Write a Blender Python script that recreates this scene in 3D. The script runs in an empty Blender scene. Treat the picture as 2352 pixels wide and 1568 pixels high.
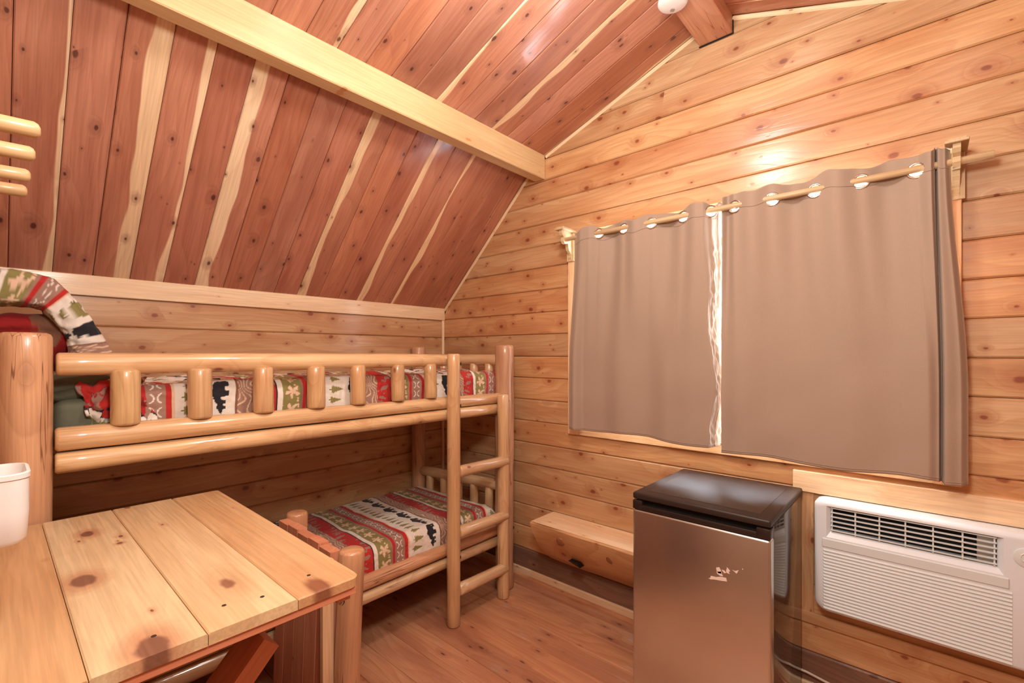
import bpy, math, random
import numpy as np
from mathutils import Matrix, Vector

random.seed(7)
rng = np.random.RandomState(3)
C = bpy.context.scene.collection
sc = bpy.context.scene

# ------------------------------------------------------------------ camera
TH = math.atan2(959, 1071)
cam_d = bpy.data.cameras.new('camera')
cam = bpy.data.objects.new('camera', cam_d)
C.objects.link(cam)
CAM = Vector((2.705, -2.251, 1.4))
cam.location = CAM
cam.rotation_euler = (math.pi / 2, 0, TH)
cam_d.sensor_fit = 'HORIZONTAL'
cam_d.sensor_width = 36
cam_d.lens = 1071 / 2352 * 36
cam_d.shift_y = 30 / 2352
cam_d.clip_start = 0.02
sc.camera = cam

# ------------------------------------------------------------------ world, light, exposure
world = bpy.data.worlds.new('sky')
sc.world = world
world.use_nodes = True
bg = world.node_tree.nodes['Background']
bg.inputs[0].default_value = (0.86, 0.92, 1.0, 1)
bg.inputs[1].default_value = 10.0


def lamp(name, loc, energy, radius, col):
    l = bpy.data.lights.new(name, 'POINT')
    l.energy = energy
    l.shadow_soft_size = radius
    l.color = col
    o = bpy.data.objects.new(name, l)
    o.location = loc
    C.objects.link(o)
    return o


lamp('ceiling_lamp', (1.93, -1.22, 2.66), 15.5, 0.10, (0.94, 1.0, 0.97))
lamp('fill_lamp', (2.45, -2.02, 2.12), 25, 0.14, (0.94, 1.0, 0.97))  # unseen fill light added near the camera to even out the room

sc.view_settings.view_transform = 'Standard'
sc.view_settings.look = 'None'
sc.view_settings.exposure = 1.42
sc.view_settings.gamma = 1
sc.view_settings.use_curve_mapping = False

# ------------------------------------------------------------------ materials


def srgb(r, g, b):
    f = lambda c: (c / 255 / 12.92) if c / 255 <= 0.04045 else ((c / 255 + 0.055) / 1.055) ** 2.4
    return (f(r), f(g), f(b), 1)


class NT:
    def __init__(s, name):
        s.m = bpy.data.materials.new(name)
        s.m.use_nodes = True
        s.t = s.m.node_tree
        s.b = s.t.nodes['Principled BSDF']

    def n(s, typ, **kw):
        nd = s.t.nodes.new(typ)
        for k, v in kw.items():
            setattr(nd, k, v)
        return nd

    def l(s, a, b):
        s.t.links.new(a, b)

    def math(s, op, a, b=None, c=None, clamp=False):
        nd = s.n('ShaderNodeMath', operation=op, use_clamp=clamp)
        for i, v in enumerate((a, b, c)):
            if v is None:
                continue
            if isinstance(v, (int, float)):
                nd.inputs[i].default_value = v
            else:
                s.l(v, nd.inputs[i])
        return nd.outputs[0]

    def vmul(s, v, k):
        nd = s.n('ShaderNodeVectorMath', operation='MULTIPLY')
        s.l(v, nd.inputs[0])
        nd.inputs[1].default_value = k
        return nd.outputs[0]

    def smooth(s, v, a, b, lo=0.0, hi=1.0):
        nd = s.n('ShaderNodeMapRange', interpolation_type='SMOOTHSTEP')
        s.l(v, nd.inputs[0])
        for i, q in ((1, a), (2, b), (3, lo), (4, hi)):
            if isinstance(q, (int, float)):
                nd.inputs[i].default_value = q
            else:
                s.l(q, nd.inputs[i])
        return nd.outputs[0]

    def mix(s, fac, a, b, mode='MIX'):
        nd = s.n('ShaderNodeMix', data_type='RGBA', blend_type=mode)
        for i, v in ((0, fac), (6, a), (7, b)):
            if isinstance(v, (int, float)):
                nd.inputs[i].default_value = v
            elif isinstance(v, tuple):
                nd.inputs[i].default_value = v
            else:
                s.l(v, nd.inputs[i])
        return nd.outputs[2]

    def noise(s, v, scale=1.0, detail=2.0, rough=0.5, dim='3D'):
        nd = s.n('ShaderNodeTexNoise', noise_dimensions=dim)
        s.l(v, nd.inputs['Vector'])
        nd.inputs['Scale'].default_value = scale
        nd.inputs['Detail'].default_value = detail
        nd.inputs['Roughness'].default_value = rough
        return nd.outputs['Fac']


def wood(name, base, late, knot, sap=None, rings=26.0, kx=4.2, ky=9.0, ksize=0.075, kdim='2D',
         rough=0.42, coat=0.35, coat_rough=0.16, halo=None, bump=0.25, wear=None, soft=0.5, sapthr=0.35, lf=(1.0, 1.0, 1.0), spots=(), cracks=0.0):
    """grain runs along the object's local X axis"""
    lift = lambda c: None if c is None else (min(c[0] * 1.02 * lf[0], .92), min(c[1] * 1.24 * lf[1], .9), min(c[2] * 1.5 * lf[2], .85), 1)
    base, late, knot, sap, halo = lift(base), lift(late), knot, lift(sap), lift(halo)
    n = NT(name)
    tc = n.n('ShaderNodeTexCoord').outputs['Object']
    oi = n.n('ShaderNodeObjectInfo')
    rnd = oi.outputs['Random']
    off = n.n('ShaderNodeCombineXYZ')
    n.l(n.math('MULTIPLY', rnd, 37.0), off.inputs[0])
    n.l(n.math('MULTIPLY', rnd, 91.0), off.inputs[1])
    n.l(n.math('MULTIPLY', rnd, 53.0), off.inputs[2])
    add = n.n('ShaderNodeVectorMath', operation='ADD')
    n.l(tc, add.inputs[0])
    n.l(off.outputs[0], add.inputs[1])
    P = add.outputs[0]
    sep = n.n('ShaderNodeSeparateXYZ')
    n.l(P, sep.inputs[0])
    # knots
    vor = n.n('ShaderNodeTexVoronoi', voronoi_dimensions=kdim, feature='F1')
    n.l(n.vmul(P, (kx, ky, ky)), vor.inputs['Vector'])
    vor.inputs['Scale'].default_value = 1.0
    sc_ = n.n('ShaderNodeSeparateColor')
    n.l(vor.outputs['Color'], sc_.inputs[0])
    wob = n.noise(n.vmul(P, (40, 60, 60)), 1.0, 1.0)
    d = n.math('ADD', vor.outputs['Distance'], n.math('MULTIPLY', n.math('SUBTRACT', wob, 0.5), 0.05))
    r3 = n.math('POWER', sc_.outputs[0], 1.6)
    thr = n.math('MULTIPLY_ADD', r3, ksize, 0.012)
    km = n.smooth(d, thr, n.math('MULTIPLY', thr, 0.45))
    hm = n.smooth(d, n.math('MULTIPLY', thr, 4.2), n.math('MULTIPLY', thr, 0.8))
    if spots:
        so = n.n('ShaderNodeSeparateXYZ')
        n.l(tc, so.inputs[0])
        wv_ = n.math('MULTIPLY', n.math('SUBTRACT', n.noise(n.vmul(tc, (30, 45, 45)), 1.0, 2.0), 0.5), 0.5)
        for (sx, sy, rx, ry) in spots:
            dx = n.math('MULTIPLY', n.math('SUBTRACT', so.outputs[0], sx), 1 / rx)
            dy = n.math('MULTIPLY', n.math('SUBTRACT', so.outputs[1], sy), 1 / ry)
            dd = n.math('ADD', n.math('SQRT', n.math('ADD', n.math('MULTIPLY', dx, dx), n.math('MULTIPLY', dy, dy))), wv_)
            km = n.math('MAXIMUM', km, n.smooth(dd, 1.15, 0.75))
            hm = n.math('MAXIMUM', hm, n.math('MULTIPLY', n.smooth(dd, 2.8, 0.9), 1.5))
    # growth rings
    bend = n.noise(n.vmul(P, (1.3, 5.0, 5.0)), 1.0, 1.0)
    g = n.math('MULTIPLY_ADD', sep.outputs[1], rings * 1.4, n.math('MULTIPLY', bend, 8.5))
    g = n.math('ADD', g, n.math('MULTIPLY', hm, 1.7))
    g = n.math('ADD', g, n.math('MULTIPLY', sep.outputs[2], rings * 0.8))
    fr = n.math('FRACT', g)
    ring = n.math('POWER', fr, 2.2)
    tail = n.smooth(fr, 1.0, 0.9)
    ring = n.math('MULTIPLY', ring, tail)
    fib = n.noise(n.vmul(P, (5, 170, 170)), 1.0, 2.0, 0.6)
    blotch = n.noise(n.vmul(P, (1.8, 10, 10)), 1.0, 2.0)
    col = n.mix(n.math('MULTIPLY', ring, soft), base, late)
    col = n.mix(n.smooth(blotch, 0.38, 0.68, 0.0, 0.65), col, late)
    if sap:
        sl = n.n('ShaderNodeSeparateXYZ')
        n.l(tc, sl.inputs[0])
        # the object colour's alpha says how much pale sapwood a board shows and on which edge
        al = oi.outputs['Alpha']
        side = n.math('SIGN', n.math('SUBTRACT', al, 0.5))
        amt = n.math('ABSOLUTE', n.math('SUBTRACT', al, 0.5))
        edge = n.math('MULTIPLY', n.math('MULTIPLY', sl.outputs[1], side), 16.0)
        wv = n.noise(n.vmul(P, (2.2, 3, 3)), 1.0, 1.5)
        e = n.math('ADD', edge, n.math('MULTIPLY', n.math('SUBTRACT', wv, 0.5), 1.5))
        t2 = n.math('MULTIPLY_ADD', amt, -2.9, 1.25)
        t2 = n.math('ADD', t2, n.math('MULTIPLY', n.math('GREATER_THAN', al, 0.97), 9.0))
        sm = n.smooth(n.math('SUBTRACT', e, t2), 0.0, 0.10)
        sapc = n.mix(n.math('MULTIPLY', ring, 0.25), sap, base)
        col = n.mix(sm, col, sapc)
    if cracks:
        cn = n.noise(n.vmul(P, (0.9, 34, 34)), 1.0, 2.0)
        cg = n.noise(n.vmul(P, (2.0, 9, 9)), 1.0, 1.0)
        cm = n.math('MULTIPLY', n.smooth(n.math('ABSOLUTE', n.math('SUBTRACT', cn, 0.5)), 0.010, 0.002), n.smooth(cg, 0.50, 0.60))
        col = n.mix(n.math('MULTIPLY', cm, cracks), col, knot)
    fd = n.smooth(fib, 0.3, 0.7, 0.90, 1.07)
    hc = halo if halo else late
    col = n.mix(n.math('MULTIPLY', hm, 0.5), col, hc)
    col = n.mix(n.math('MULTIPLY', km, 0.9), col, knot)
    if wear:
        wn = n.noise(n.vmul(P, (5, 9, 9)), 1.0, 4.0, 0.65)
        wn2 = n.noise(n.vmul(P, (11, 70, 70)), 1.0, 3.0, 0.6)
        wm = n.math('MULTIPLY', n.smooth(wn, 0.56, 0.72), n.smooth(wn2, 0.42, 0.66))
        col = n.mix(n.math('MULTIPLY', wm, 0.55), col, wear)
    comb = n.n('ShaderNodeVectorMath', operation='SCALE')
    n.l(col, comb.inputs[0])
    n.l(fd, comb.inputs['Scale'])
    fin = n.mix(1.0, comb.outputs[0], oi.outputs['Color'], 'MULTIPLY')
    n.l(fin, n.b.inputs['Base Color'])
    n.l(n.smooth(fib, 0.3, 0.7, rough - 0.05, rough + 0.1), n.b.inputs['Roughness'])
    n.b.inputs['Coat Weight'].default_value = coat
    n.b.inputs['Coat Roughness'].default_value = coat_rough
    n.b.inputs['Specular IOR Level'].default_value = 0.4
    bp = n.n('ShaderNodeBump')
    bp.inputs['Strength'].default_value = bump
    bp.inputs['Distance'].default_value = 0.0015
    slow = n.noise(n.vmul(P, (3.5, 16, 16)), 1.0, 1.0)
    h = n.math('ADD', n.math('MULTIPLY', ring, -0.25), n.math('MULTIPLY', fib, 0.35))
    h = n.math('ADD', h, n.math('MULTIPLY', slow, 2.0))
    n.l(h, bp.inputs['Height'])
    n.l(bp.outputs[0], n.b.inputs['Normal'])
    n.l(bp.outputs[0], n.b.inputs['Coat Normal'])
    return n.m


def plain(name, col, rough=0.5, metal=0.0, coat=0.0, spec=0.5, noise=0.0, nscale=(60, 60, 60), bump=0.0, trans=0.0):
    n = NT(name)
    n.b.inputs['Base Color'].default_value = col
    n.b.inputs['Roughness'].default_value = rough
    n.b.inputs['Metallic'].default_value = metal
    n.b.inputs['Coat Weight'].default_value = coat
    n.b.inputs['Specular IOR Level'].default_value = spec
    if noise or bump:
        tc = n.n('ShaderNodeTexCoord').outputs['Object']
        f = n.noise(n.vmul(tc, nscale), 1.0, 3.0, 0.6)
        if noise:
            k = n.smooth(f, 0.3, 0.7, 1 - noise, 1 + noise)
            v = n.n('ShaderNodeVectorMath', operation='SCALE')
            v.inputs[0].default_value = col[:3]
            n.l(k, v.inputs['Scale'])
            n.l(v.outputs[0], n.b.inputs['Base Color'])
        if bump:
            bp = n.n('ShaderNodeBump')
            bp.inputs['Strength'].default_value = bump
            bp.inputs['Distance'].default_value = 0.001
            n.l(f, bp.inputs['Height'])
            n.l(bp.outputs[0], n.b.inputs['Normal'])
    return n.m


M = {}
# the big knots of the second table board, in metres along and across it
SPOTS = ((1.06, -0.001, 0.024, 0.014), (1.395, -0.041, 0.034, 0.021), (1.775, 0.004, 0.040, 0.024), (1.20, 0.045, 0.008, 0.006))
M['cedar'] = wood('cedar_board', srgb(190, 116, 82), srgb(160, 86, 58), srgb(82, 42, 32), sap=srgb(232, 182, 132),
                  rings=22, kx=5.2, ky=9.0, ksize=0.085, rough=0.40, coat=0.45, coat_rough=0.12, halo=srgb(140, 78, 56), sapthr=-0.45)
M['pine'] = wood('pine_log_siding', srgb(214, 156, 108), srgb(188, 118, 72), srgb(132, 66, 38),
                 rings=16, kx=5.6, ky=8.5, ksize=0.12, rough=0.45, coat=0.4, coat_rough=0.2, halo=srgb(172, 96, 56), bump=0.35, soft=0.5, lf=(0.88, 0.87, 0.80))
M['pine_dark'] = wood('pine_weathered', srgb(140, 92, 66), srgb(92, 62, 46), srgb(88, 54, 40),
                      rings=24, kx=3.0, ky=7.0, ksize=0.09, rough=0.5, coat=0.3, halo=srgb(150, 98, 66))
M['floor'] = wood('floor_board', srgb(196, 120, 80), srgb(162, 88, 58), srgb(108, 60, 44),
                  rings=20, kx=3.2, ky=9.0, ksize=0.07, rough=0.36, coat=0.4, coat_rough=0.22, wear=srgb(196, 176, 164),
                  halo=srgb(150, 80, 56), soft=0.5, lf=(1.1, 1.25, 1.2))
M['trim'] = wood('pale_trim', srgb(236, 190, 142), srgb(222, 168, 120), srgb(180, 116, 80),
                 rings=22, kx=3.0, ky=8.0, ksize=0.05, rough=0.45, coat=0.3, halo=srgb(214, 158, 110))
M['beam'] = wood('pale_beam', srgb(224, 178, 128), srgb(212, 162, 112), srgb(196, 132, 90),
                 rings=12, kx=2.0, ky=5.0, ksize=0.045, rough=0.4, coat=0.35, coat_rough=0.25, soft=0.25, lf=(0.9, 0.84, 0.74))
M['ridge'] = wood('ridge_wood', srgb(206, 138, 100), srgb(184, 112, 78), srgb(150, 84, 60),
                  rings=20, kx=4.0, ky=9.0, ksize=0.08, rough=0.5, coat=0.2, cracks=0.9)
M['log'] = wood('varnished_log', srgb(224, 168, 116), srgb(202, 140, 92), srgb(128, 74, 48),
                rings=17, soft=0.75, kx=7.0, ky=13.0, ksize=0.15, kdim='3D', rough=0.34, coat=0.8, coat_rough=0.10,
                halo=srgb(196, 128, 84), bump=0.35, lf=(0.9, 0.94, 0.94), cracks=0.6)
M['logdark'] = wood('aged_log', srgb(202, 142, 98), srgb(166, 108, 72), srgb(110, 66, 46),
                    rings=12, kx=7.0, ky=13.0, ksize=0.12, kdim='3D', rough=0.4, coat=0.5, coat_rough=0.15, bump=0.5, cracks=0.8)
M['table'] = wood('table_board', srgb(232, 178, 124), srgb(214, 152, 100), srgb(132, 84, 62),
                  rings=11, kx=2.9, ky=6.5, ksize=0.17, rough=0.38, coat=0.35, coat_rough=0.25, halo=srgb(206, 136, 88), soft=0.3, lf=(0.84, 0.94, 1.0))
M['table_knotty'] = wood('table_board_knotty', srgb(232, 178, 124), srgb(214, 152, 100), srgb(118, 76, 60),
                         rings=11, kx=2.9, ky=6.5, ksize=0.02, rough=0.38, coat=0.35, coat_rough=0.25, halo=srgb(196, 118, 76), soft=0.3,
                         lf=(0.84, 0.94, 1.0), spots=SPOTS)
M['redwood'] = wood('reddish_lumber', srgb(214, 134, 96), srgb(194, 110, 76), srgb(140, 74, 52),
                    rings=14, kx=3, ky=8, ksize=0.05, rough=0.5, coat=0.1)
M['rod'] = wood('pale_dowel', srgb(206, 164, 116), srgb(190, 146, 100), srgb(170, 120, 80), rings=20, ksize=0.0, rough=0.45, coat=0.2)

M['black'] = plain('black_plastic', srgb(40, 30, 27), 0.33, coat=0.2)
M['blacktop'] = plain('black_fridge_top', srgb(50, 38, 33), 0.42, spec=0.35, noise=0.05, nscale=(300, 300, 300), bump=0.05)
M['dark'] = plain('dark_void', srgb(14, 10, 9), 0.8)
M['cabinet'] = plain('glossy_dark_side', srgb(96, 88, 80), 0.09, metal=0.55)
M['steel'] = plain('brushed_bronze_steel', srgb(216, 224, 226), 0.30, metal=1.0, noise=0.05, nscale=(2, 2, 500))
M['white'] = plain('ac_white', srgb(226, 234, 240), 0.35, coat=0.2)
M['offwhite'] = plain('ac_cream', srgb(216, 224, 224), 0.42)
M['plastic'] = plain('white_plastic', srgb(226, 217, 210), 0.35, coat=0.1)
M['residue'] = plain('sticker_residue', srgb(236, 214, 200), 0.8)
M['chrome'] = plain('grommet_metal', srgb(200, 196, 190), 0.18, metal=1.0)
M['iron'] = plain('dark_iron', srgb(52, 46, 44), 0.5, metal=0.6)
M['bolt'] = plain('bolt_steel', srgb(190, 160, 120), 0.4, metal=0.9)
M['curtain'] = plain('taupe_curtain', srgb(166, 144, 126), 0.8, noise=0.06, nscale=(700, 700, 700), bump=0.12, spec=0.25)
M['curtain'].node_tree.nodes['Principled BSDF'].inputs['Sheen Weight'].default_value = 0.15
M['olive'] = plain('olive_mattress', srgb(98, 98, 78), 0.75, noise=0.08, nscale=(20, 20, 20), bump=0.3)
M['hole'] = plain('hole_dark', srgb(60, 36, 24), 0.9)
M['glass'] = plain('window_glass', (1, 1, 1, 1), 0.0)
M['glass'].node_tree.nodes['Principled BSDF'].inputs['Transmission Weight'].default_value = 1.0
M['glass'].node_tree.nodes['Principled BSDF'].inputs['IOR'].default_value = 1.05
M['vinyl'] = plain('window_vinyl', srgb(238, 238, 236), 0.4)
M['vent'] = plain('vent_grey', srgb(150, 138, 128), 0.7)
M['cord'] = plain('cord_white', srgb(215, 205, 190), 0.5)


def fabric():
    n = NT('quilt_fabric')
    at = n.n('ShaderNodeAttribute', attribute_name='Col')
    n.l(at.outputs['Color'], n.b.inputs['Base Color'])
    n.b.inputs['Roughness'].default_value = 0.85
    n.b.inputs['Specular IOR Level'].default_value = 0.2
    n.b.inputs['Sheen Weight'].default_value = 0.1
    tc = n.n('ShaderNodeTexCoord').outputs['Object']
    w = n.noise(n.vmul(tc, (26, 26, 26)), 1.0, 2.0)
    v = n.n('ShaderNodeTexVoronoi', feature='SMOOTH_F1')
    n.l(tc, v.inputs['Vector'])
    v.inputs['Scale'].default_value = 34
    h = n.math('ADD', n.math('MULTIPLY', w, 1.0), n.math('MULTIPLY', v.outputs['Distance'], -0.9))
    bp = n.n('ShaderNodeBump')
    bp.inputs['Strength'].default_value = 0.55
    bp.inputs['Distance'].default_value = 0.006
    n.l(h, bp.inputs['Height'])
    n.l(bp.outputs[0], n.b.inputs['Normal'])
    return n.m


M['fabric'] = fabric()

# ------------------------------------------------------------------ object helpers


def world_of(p):
    m = Matrix.Identity(4)
    while p is not None:
        m = p.matrix_basis @ m
        p = p.parent
    return m


def place(o, parent, m):
    if parent is not None:
        o.parent = parent
        m = world_of(parent).inverted() @ m
    o.matrix_basis = m


def link(name, verts, faces, mat, parent=None, matrix=None, smooth=False, tint=None, auto=None):
    me = bpy.data.meshes.new(name)
    me.from_pydata([tuple(v) for v in verts], [], [tuple(f) for f in faces])
    me.update()
    o = bpy.data.objects.new(name, me)
    C.objects.link(o)
    if isinstance(mat, str):
        mat = M[mat]
    if mat is not None:
        me.materials.append(mat)
    place(o, parent, matrix if matrix is not None else Matrix.Identity(4))
    if smooth:
        me.polygons.foreach_set('use_smooth', [True] * len(me.polygons))
        if auto:
            me.set_sharp_from_angle(angle=math.radians(auto))
    if tint:
        o.color = (tint[0], tint[1], tint[2], tint[3] if len(tint) > 3 else 1)
    return o


def root(name, label, cat, loc=(0, 0, 0), group=None):
    o = bpy.data.objects.new(name, None)
    o.empty_display_size = 0.1
    o.location = loc
    C.objects.link(o)
    o['label'] = label
    o['category'] = cat
    if group:
        o['group'] = group
    return o


def tag(o, label, cat, group=None):
    o['label'] = label
    o['category'] = cat
    if group:
        o['group'] = group
    return o


def struct(o):
    o['kind'] = 'structure'
    return o


def frame(origin, xdir, zdir):
    """matrix whose local X runs along xdir and local Z (front) near zdir"""
    x = Vector(xdir).normalized()
    z = Vector(zdir)
    z = (z - x * z.dot(x)).normalized()
    y = z.cross(x)
    m = Matrix.Identity(4)
    for i in range(3):
        m[i][0], m[i][1], m[i][2], m[i][3] = x[i], y[i], z[i], origin[i]
    return m


def tintv(a=0.08, red=0.04):
    k = 1 + random.uniform(-a, a * 0.6)
    r = random.uniform(-red, red)
    return (min(k * (1 + r), 1.15), k, k * (1 - r * 1.5))


def board(name, mat, parent, m, x0, x1, w, t, x0t=None, x1t=None, ch=0.004, crown=0.0, tint=None, gap=0.0008):
    """board: local X length, local Y width (centred), front at local Z 0, back at -t; ends may slope
    (x0,x1 at -w/2 and x0t,x1t at +w/2)"""
    x0t = x0 if x0t is None else x0t
    x1t = x1 if x1t is None else x1t
    h = w / 2 - gap
    prof = [(-h, -t), (-h, -ch), (-h + ch, 0.0)]
    if crown:
        prof += [(-h * 0.5, crown * 0.75), (0, crown), (h * 0.5, crown * 0.75)]
    prof += [(h - ch, 0.0), (h, -ch), (h, -t)]
    v, n = [], len(prof)
    for (a, b) in ((x0, x0t), (x1, x1t)):
        for (y, z) in prof:
            k = (y + h) / (2 * h)
            v.append((a + (b - a) * k, y, z))
    f = [[i, (i + 1) % n, (i + 1) % n + n, i + n][::-1] for i in range(n)]
    f += [list(range(n)), list(range(n, 2 * n))[::-1]]
    return link(name, v, f, mat, parent, m, tint=tint)


def box(name, mat, lo, hi, parent=None, bev=0.0, segs=2, tint=None):
    me = bpy.data.meshes.new(name)
    import bmesh
    bm = bmesh.new()
    bmesh.ops.create_cube(bm, size=1)
    c = [(a + b) / 2 for a, b in zip(lo, hi)]
    s = [b - a for a, b in zip(lo, hi)]
    # the local X axis is made to run along the longest side so that grain follows it
    ax = s.index(max(s))
    order = {0: (0, 1, 2), 1: (1, 2, 0), 2: (2, 0, 1)}[ax]
    ls = [s[i] for i in order]
    for v in bm.verts:
        v.co = Vector((v.co.x * ls[0], v.co.y * ls[1], v.co.z * ls[2]))
    if bev:
        bmesh.ops.bevel(bm, geom=list(bm.edges), offset=bev, segments=segs, affect='EDGES', profile=0.5)
    bm.to_mesh(me)
    bm.free()
    me.materials.append(M[mat] if isinstance(mat, str) else mat)
    o = bpy.data.objects.new(name, me)
    C.objects.link(o)
    m = Matrix.Identity(4)
    for k, i in enumerate(order):
        for r in range(3):
            m[r][k] = 1.0 if r == i else 0.0
    m.translation = Vector(c)
    place(o, parent, m)
    if bev:
        me.polygons.foreach_set('use_smooth', [True] * len(me.polygons))
        me.set_sharp_from_angle(angle=math.radians(35))
    if tint:
        o.color = (*tint, 1)
    return o


def log(name, p0, p1, r, parent=None, mat='log', r1=None, wob=0.04, bev=None, tint=None, flat=0.0):
    """round log between two points with bevelled ends and a slightly uneven surface"""
    p0, p1 = Vector(p0), Vector(p1)
    L = (p1 - p0).length
    r1 = r if r1 is None else r1
    bev = min(r * 0.22, 0.012) if bev is None else bev
    S = 22
    K = max(4, int(L / 0.06))
    xs = [0, bev * 0.35, bev] + [bev + (L - 2 * bev) * i / K for i in range(1, K)] + [L - bev, L - bev * 0.35, L]
    sc_ = [1 - bev / r, 1 - bev / r * 0.35, 1] + [1] * (K - 1) + [1, 1 - bev / r * 0.35, 1 - bev / r]
    ph = [random.uniform(0, 6.28) for _ in range(6)]
    v = []
    for x, s in zip(xs, sc_):
        rr = (r + (r1 - r) * x / L) * s
        for k in range(S):
            a = 2 * math.pi * k / S
            q = 1 + wob * (0.5 * math.sin(2 * a + ph[0] + x * 3) + 0.3 * math.sin(3 * a + ph[1] - x * 6)
                           + 0.35 * math.sin(x * 11 + ph[2]) + 0.25 * math.sin(x * 23 + ph[3] + a))
            v.append((x, rr * q * math.cos(a), rr * q * math.sin(a) * (1 - flat)))
    n = len(xs)
    f = []
    for i in range(n - 1):
        for k in range(S):
            k2 = (k + 1) % S
            f.append((i * S + k, i * S + k2, (i + 1) * S + k2, (i + 1) * S + k))
    f.append(tuple(range(S))[::-1])
    f.append(tuple(range((n - 1) * S, n * S)))
    d = (p1 - p0).normalized()
    up = (0, 0, 1) if abs(d.z) < 0.8 else (1, 0, 0)
    return link(name, v, [g[::-1] for g in f], mat, parent, frame(p0, d, up), smooth=True, auto=50,
                tint=tint or tintv(0.05, 0.02))


def lathe_mesh(prof, segs=24):
    """prof: (radius, height) pairs about local Z"""
    v, f = [], []
    for (r, z) in prof:
        for k in range(segs):
            a = 2 * math.pi * k / segs
            v.append((r * math.cos(a), r * math.sin(a), z))
    for i in range(len(prof) - 1):
        for k in range(segs):
            k2 = (k + 1) % segs
            f.append((i * segs + k, i * segs + k2, (i + 1) * segs + k2, (i + 1) * segs + k))
    f.append(tuple(range(segs))[::-1])
    f.append(tuple(range((len(prof) - 1) * segs, len(prof) * segs)))
    return v, f


def tube(name, pts, r, mat, parent=None, segs=8):
    v, f = [], []
    n = len(pts)
    for i, p in enumerate(pts):
        a = Vector(pts[max(i - 1, 0)])
        b = Vector(pts[min(i + 1, n - 1)])
        d = (b - a).normalized()
        up = Vector((0, 0, 1)) if abs(d.z) < 0.9 else Vector((1, 0, 0))
        s = d.cross(up).normalized()
        t = s.cross(d)
        for k in range(segs):
            ang = 2 * math.pi * k / segs
            v.append(Vector(p) + s * r * math.cos(ang) + t * r * math.sin(ang))
    for i in range(n - 1):
        for k in range(segs):
            k2 = (k + 1) % segs
            f.append((i * segs + k, i * segs + k2, (i + 1) * segs + k2, (i + 1) * segs + k))
    f += [tuple(range(segs))[::-1], tuple(range((n - 1) * segs, n * segs))]
    return link(name, v, f, mat, parent, smooth=True, auto=60)


# ------------------------------------------------------------------ the room
RW, RY = 3.93, -2.36          # room width (X) and front wall (Y)
RX = RW / 2
ZK = 1.727                    # knee height
Z1, X1 = 2.586, 0.888         # break of the gambrel roof
S1 = (Z1 - ZK) / X1
S2 = 0.354
ZR = Z1 + S2 * (RX - X1)


def roof_z(x):
    x = min(x, RW - x)
    return ZK + S1 * x if x < X1 else Z1 + S2 * (x - X1)


def roof_x(z):
    """left X where the roof is at height z"""
    return 0.0 if z <= ZK else ((z - ZK) / S1 if z <= Z1 else X1 + (z - Z1) / S2)


# floor
fl = box('floor', 'dark', (-0.12, RY - 0.12, -0.12), (RW + 0.12, 0.12, -0.024))
struct(fl)
y = RY
edges = [RY]
while edges[-1] < -0.02:
    edges.append(edges[-1] + 0.1335)
# put a seam at Y=-1.04 and -0.902 as in the photograph
sh = (-1.04 - RY) % 0.1335
edges = [RY] + [RY + sh + 0.1335 * i for i in range(int((0 - RY - sh) / 0.1335) + 1)] + [0.0]
for i in range(len(edges) - 1):
    a, b = edges[i], edges[i + 1]
    if b - a < 0.01:
        continue
    t = tintv(0.12, 0.05)
    if i % 5 == 2:
        t = (t[0] * 0.92, t[1] * 0.84, t[2] * 0.82)
    board('plank', 'floor', fl, frame((0, (a + b) / 2, 0), (1, 0, 0), (0, 0, 1)), 0, RW, b - a, 0.024,
          ch=0.0018, tint=t, gap=0.0008)

# wall courses
ZJ = [0.0, 0.045, 0.177, 0.318, 0.454, 0.585, 0.716, 0.848, 0.985, 1.119, 1.255, 1.388, 1.524, 1.658,
      1.795, 1.932, 2.066, 2.2, 2.33, 2.462, 2.594, 2.728, 2.86, 2.995]
WX0, WX1, WZ0, WZ1 = 1.20, 2.735, 1.0, 2.09     # window opening


def shell(name, lo, hi, holes=None):
    return struct(box(name, 'dark', lo, hi))


wb = root('wall_back', '', '')
del wb['label'], wb['category']
struct(wb)
for (a, b, c, d) in ((-0.12, WX0, -0.1, 3.1), (WX1, RW + 0.12, -0.1, 3.1), (WX0, WX1, -0.1, WZ0), (WX0, WX1, WZ1, 3.1)):
    o = box('sheathing', 'dark', (a, 0.03, c), (b, 0.13, d), parent=wb)


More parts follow.
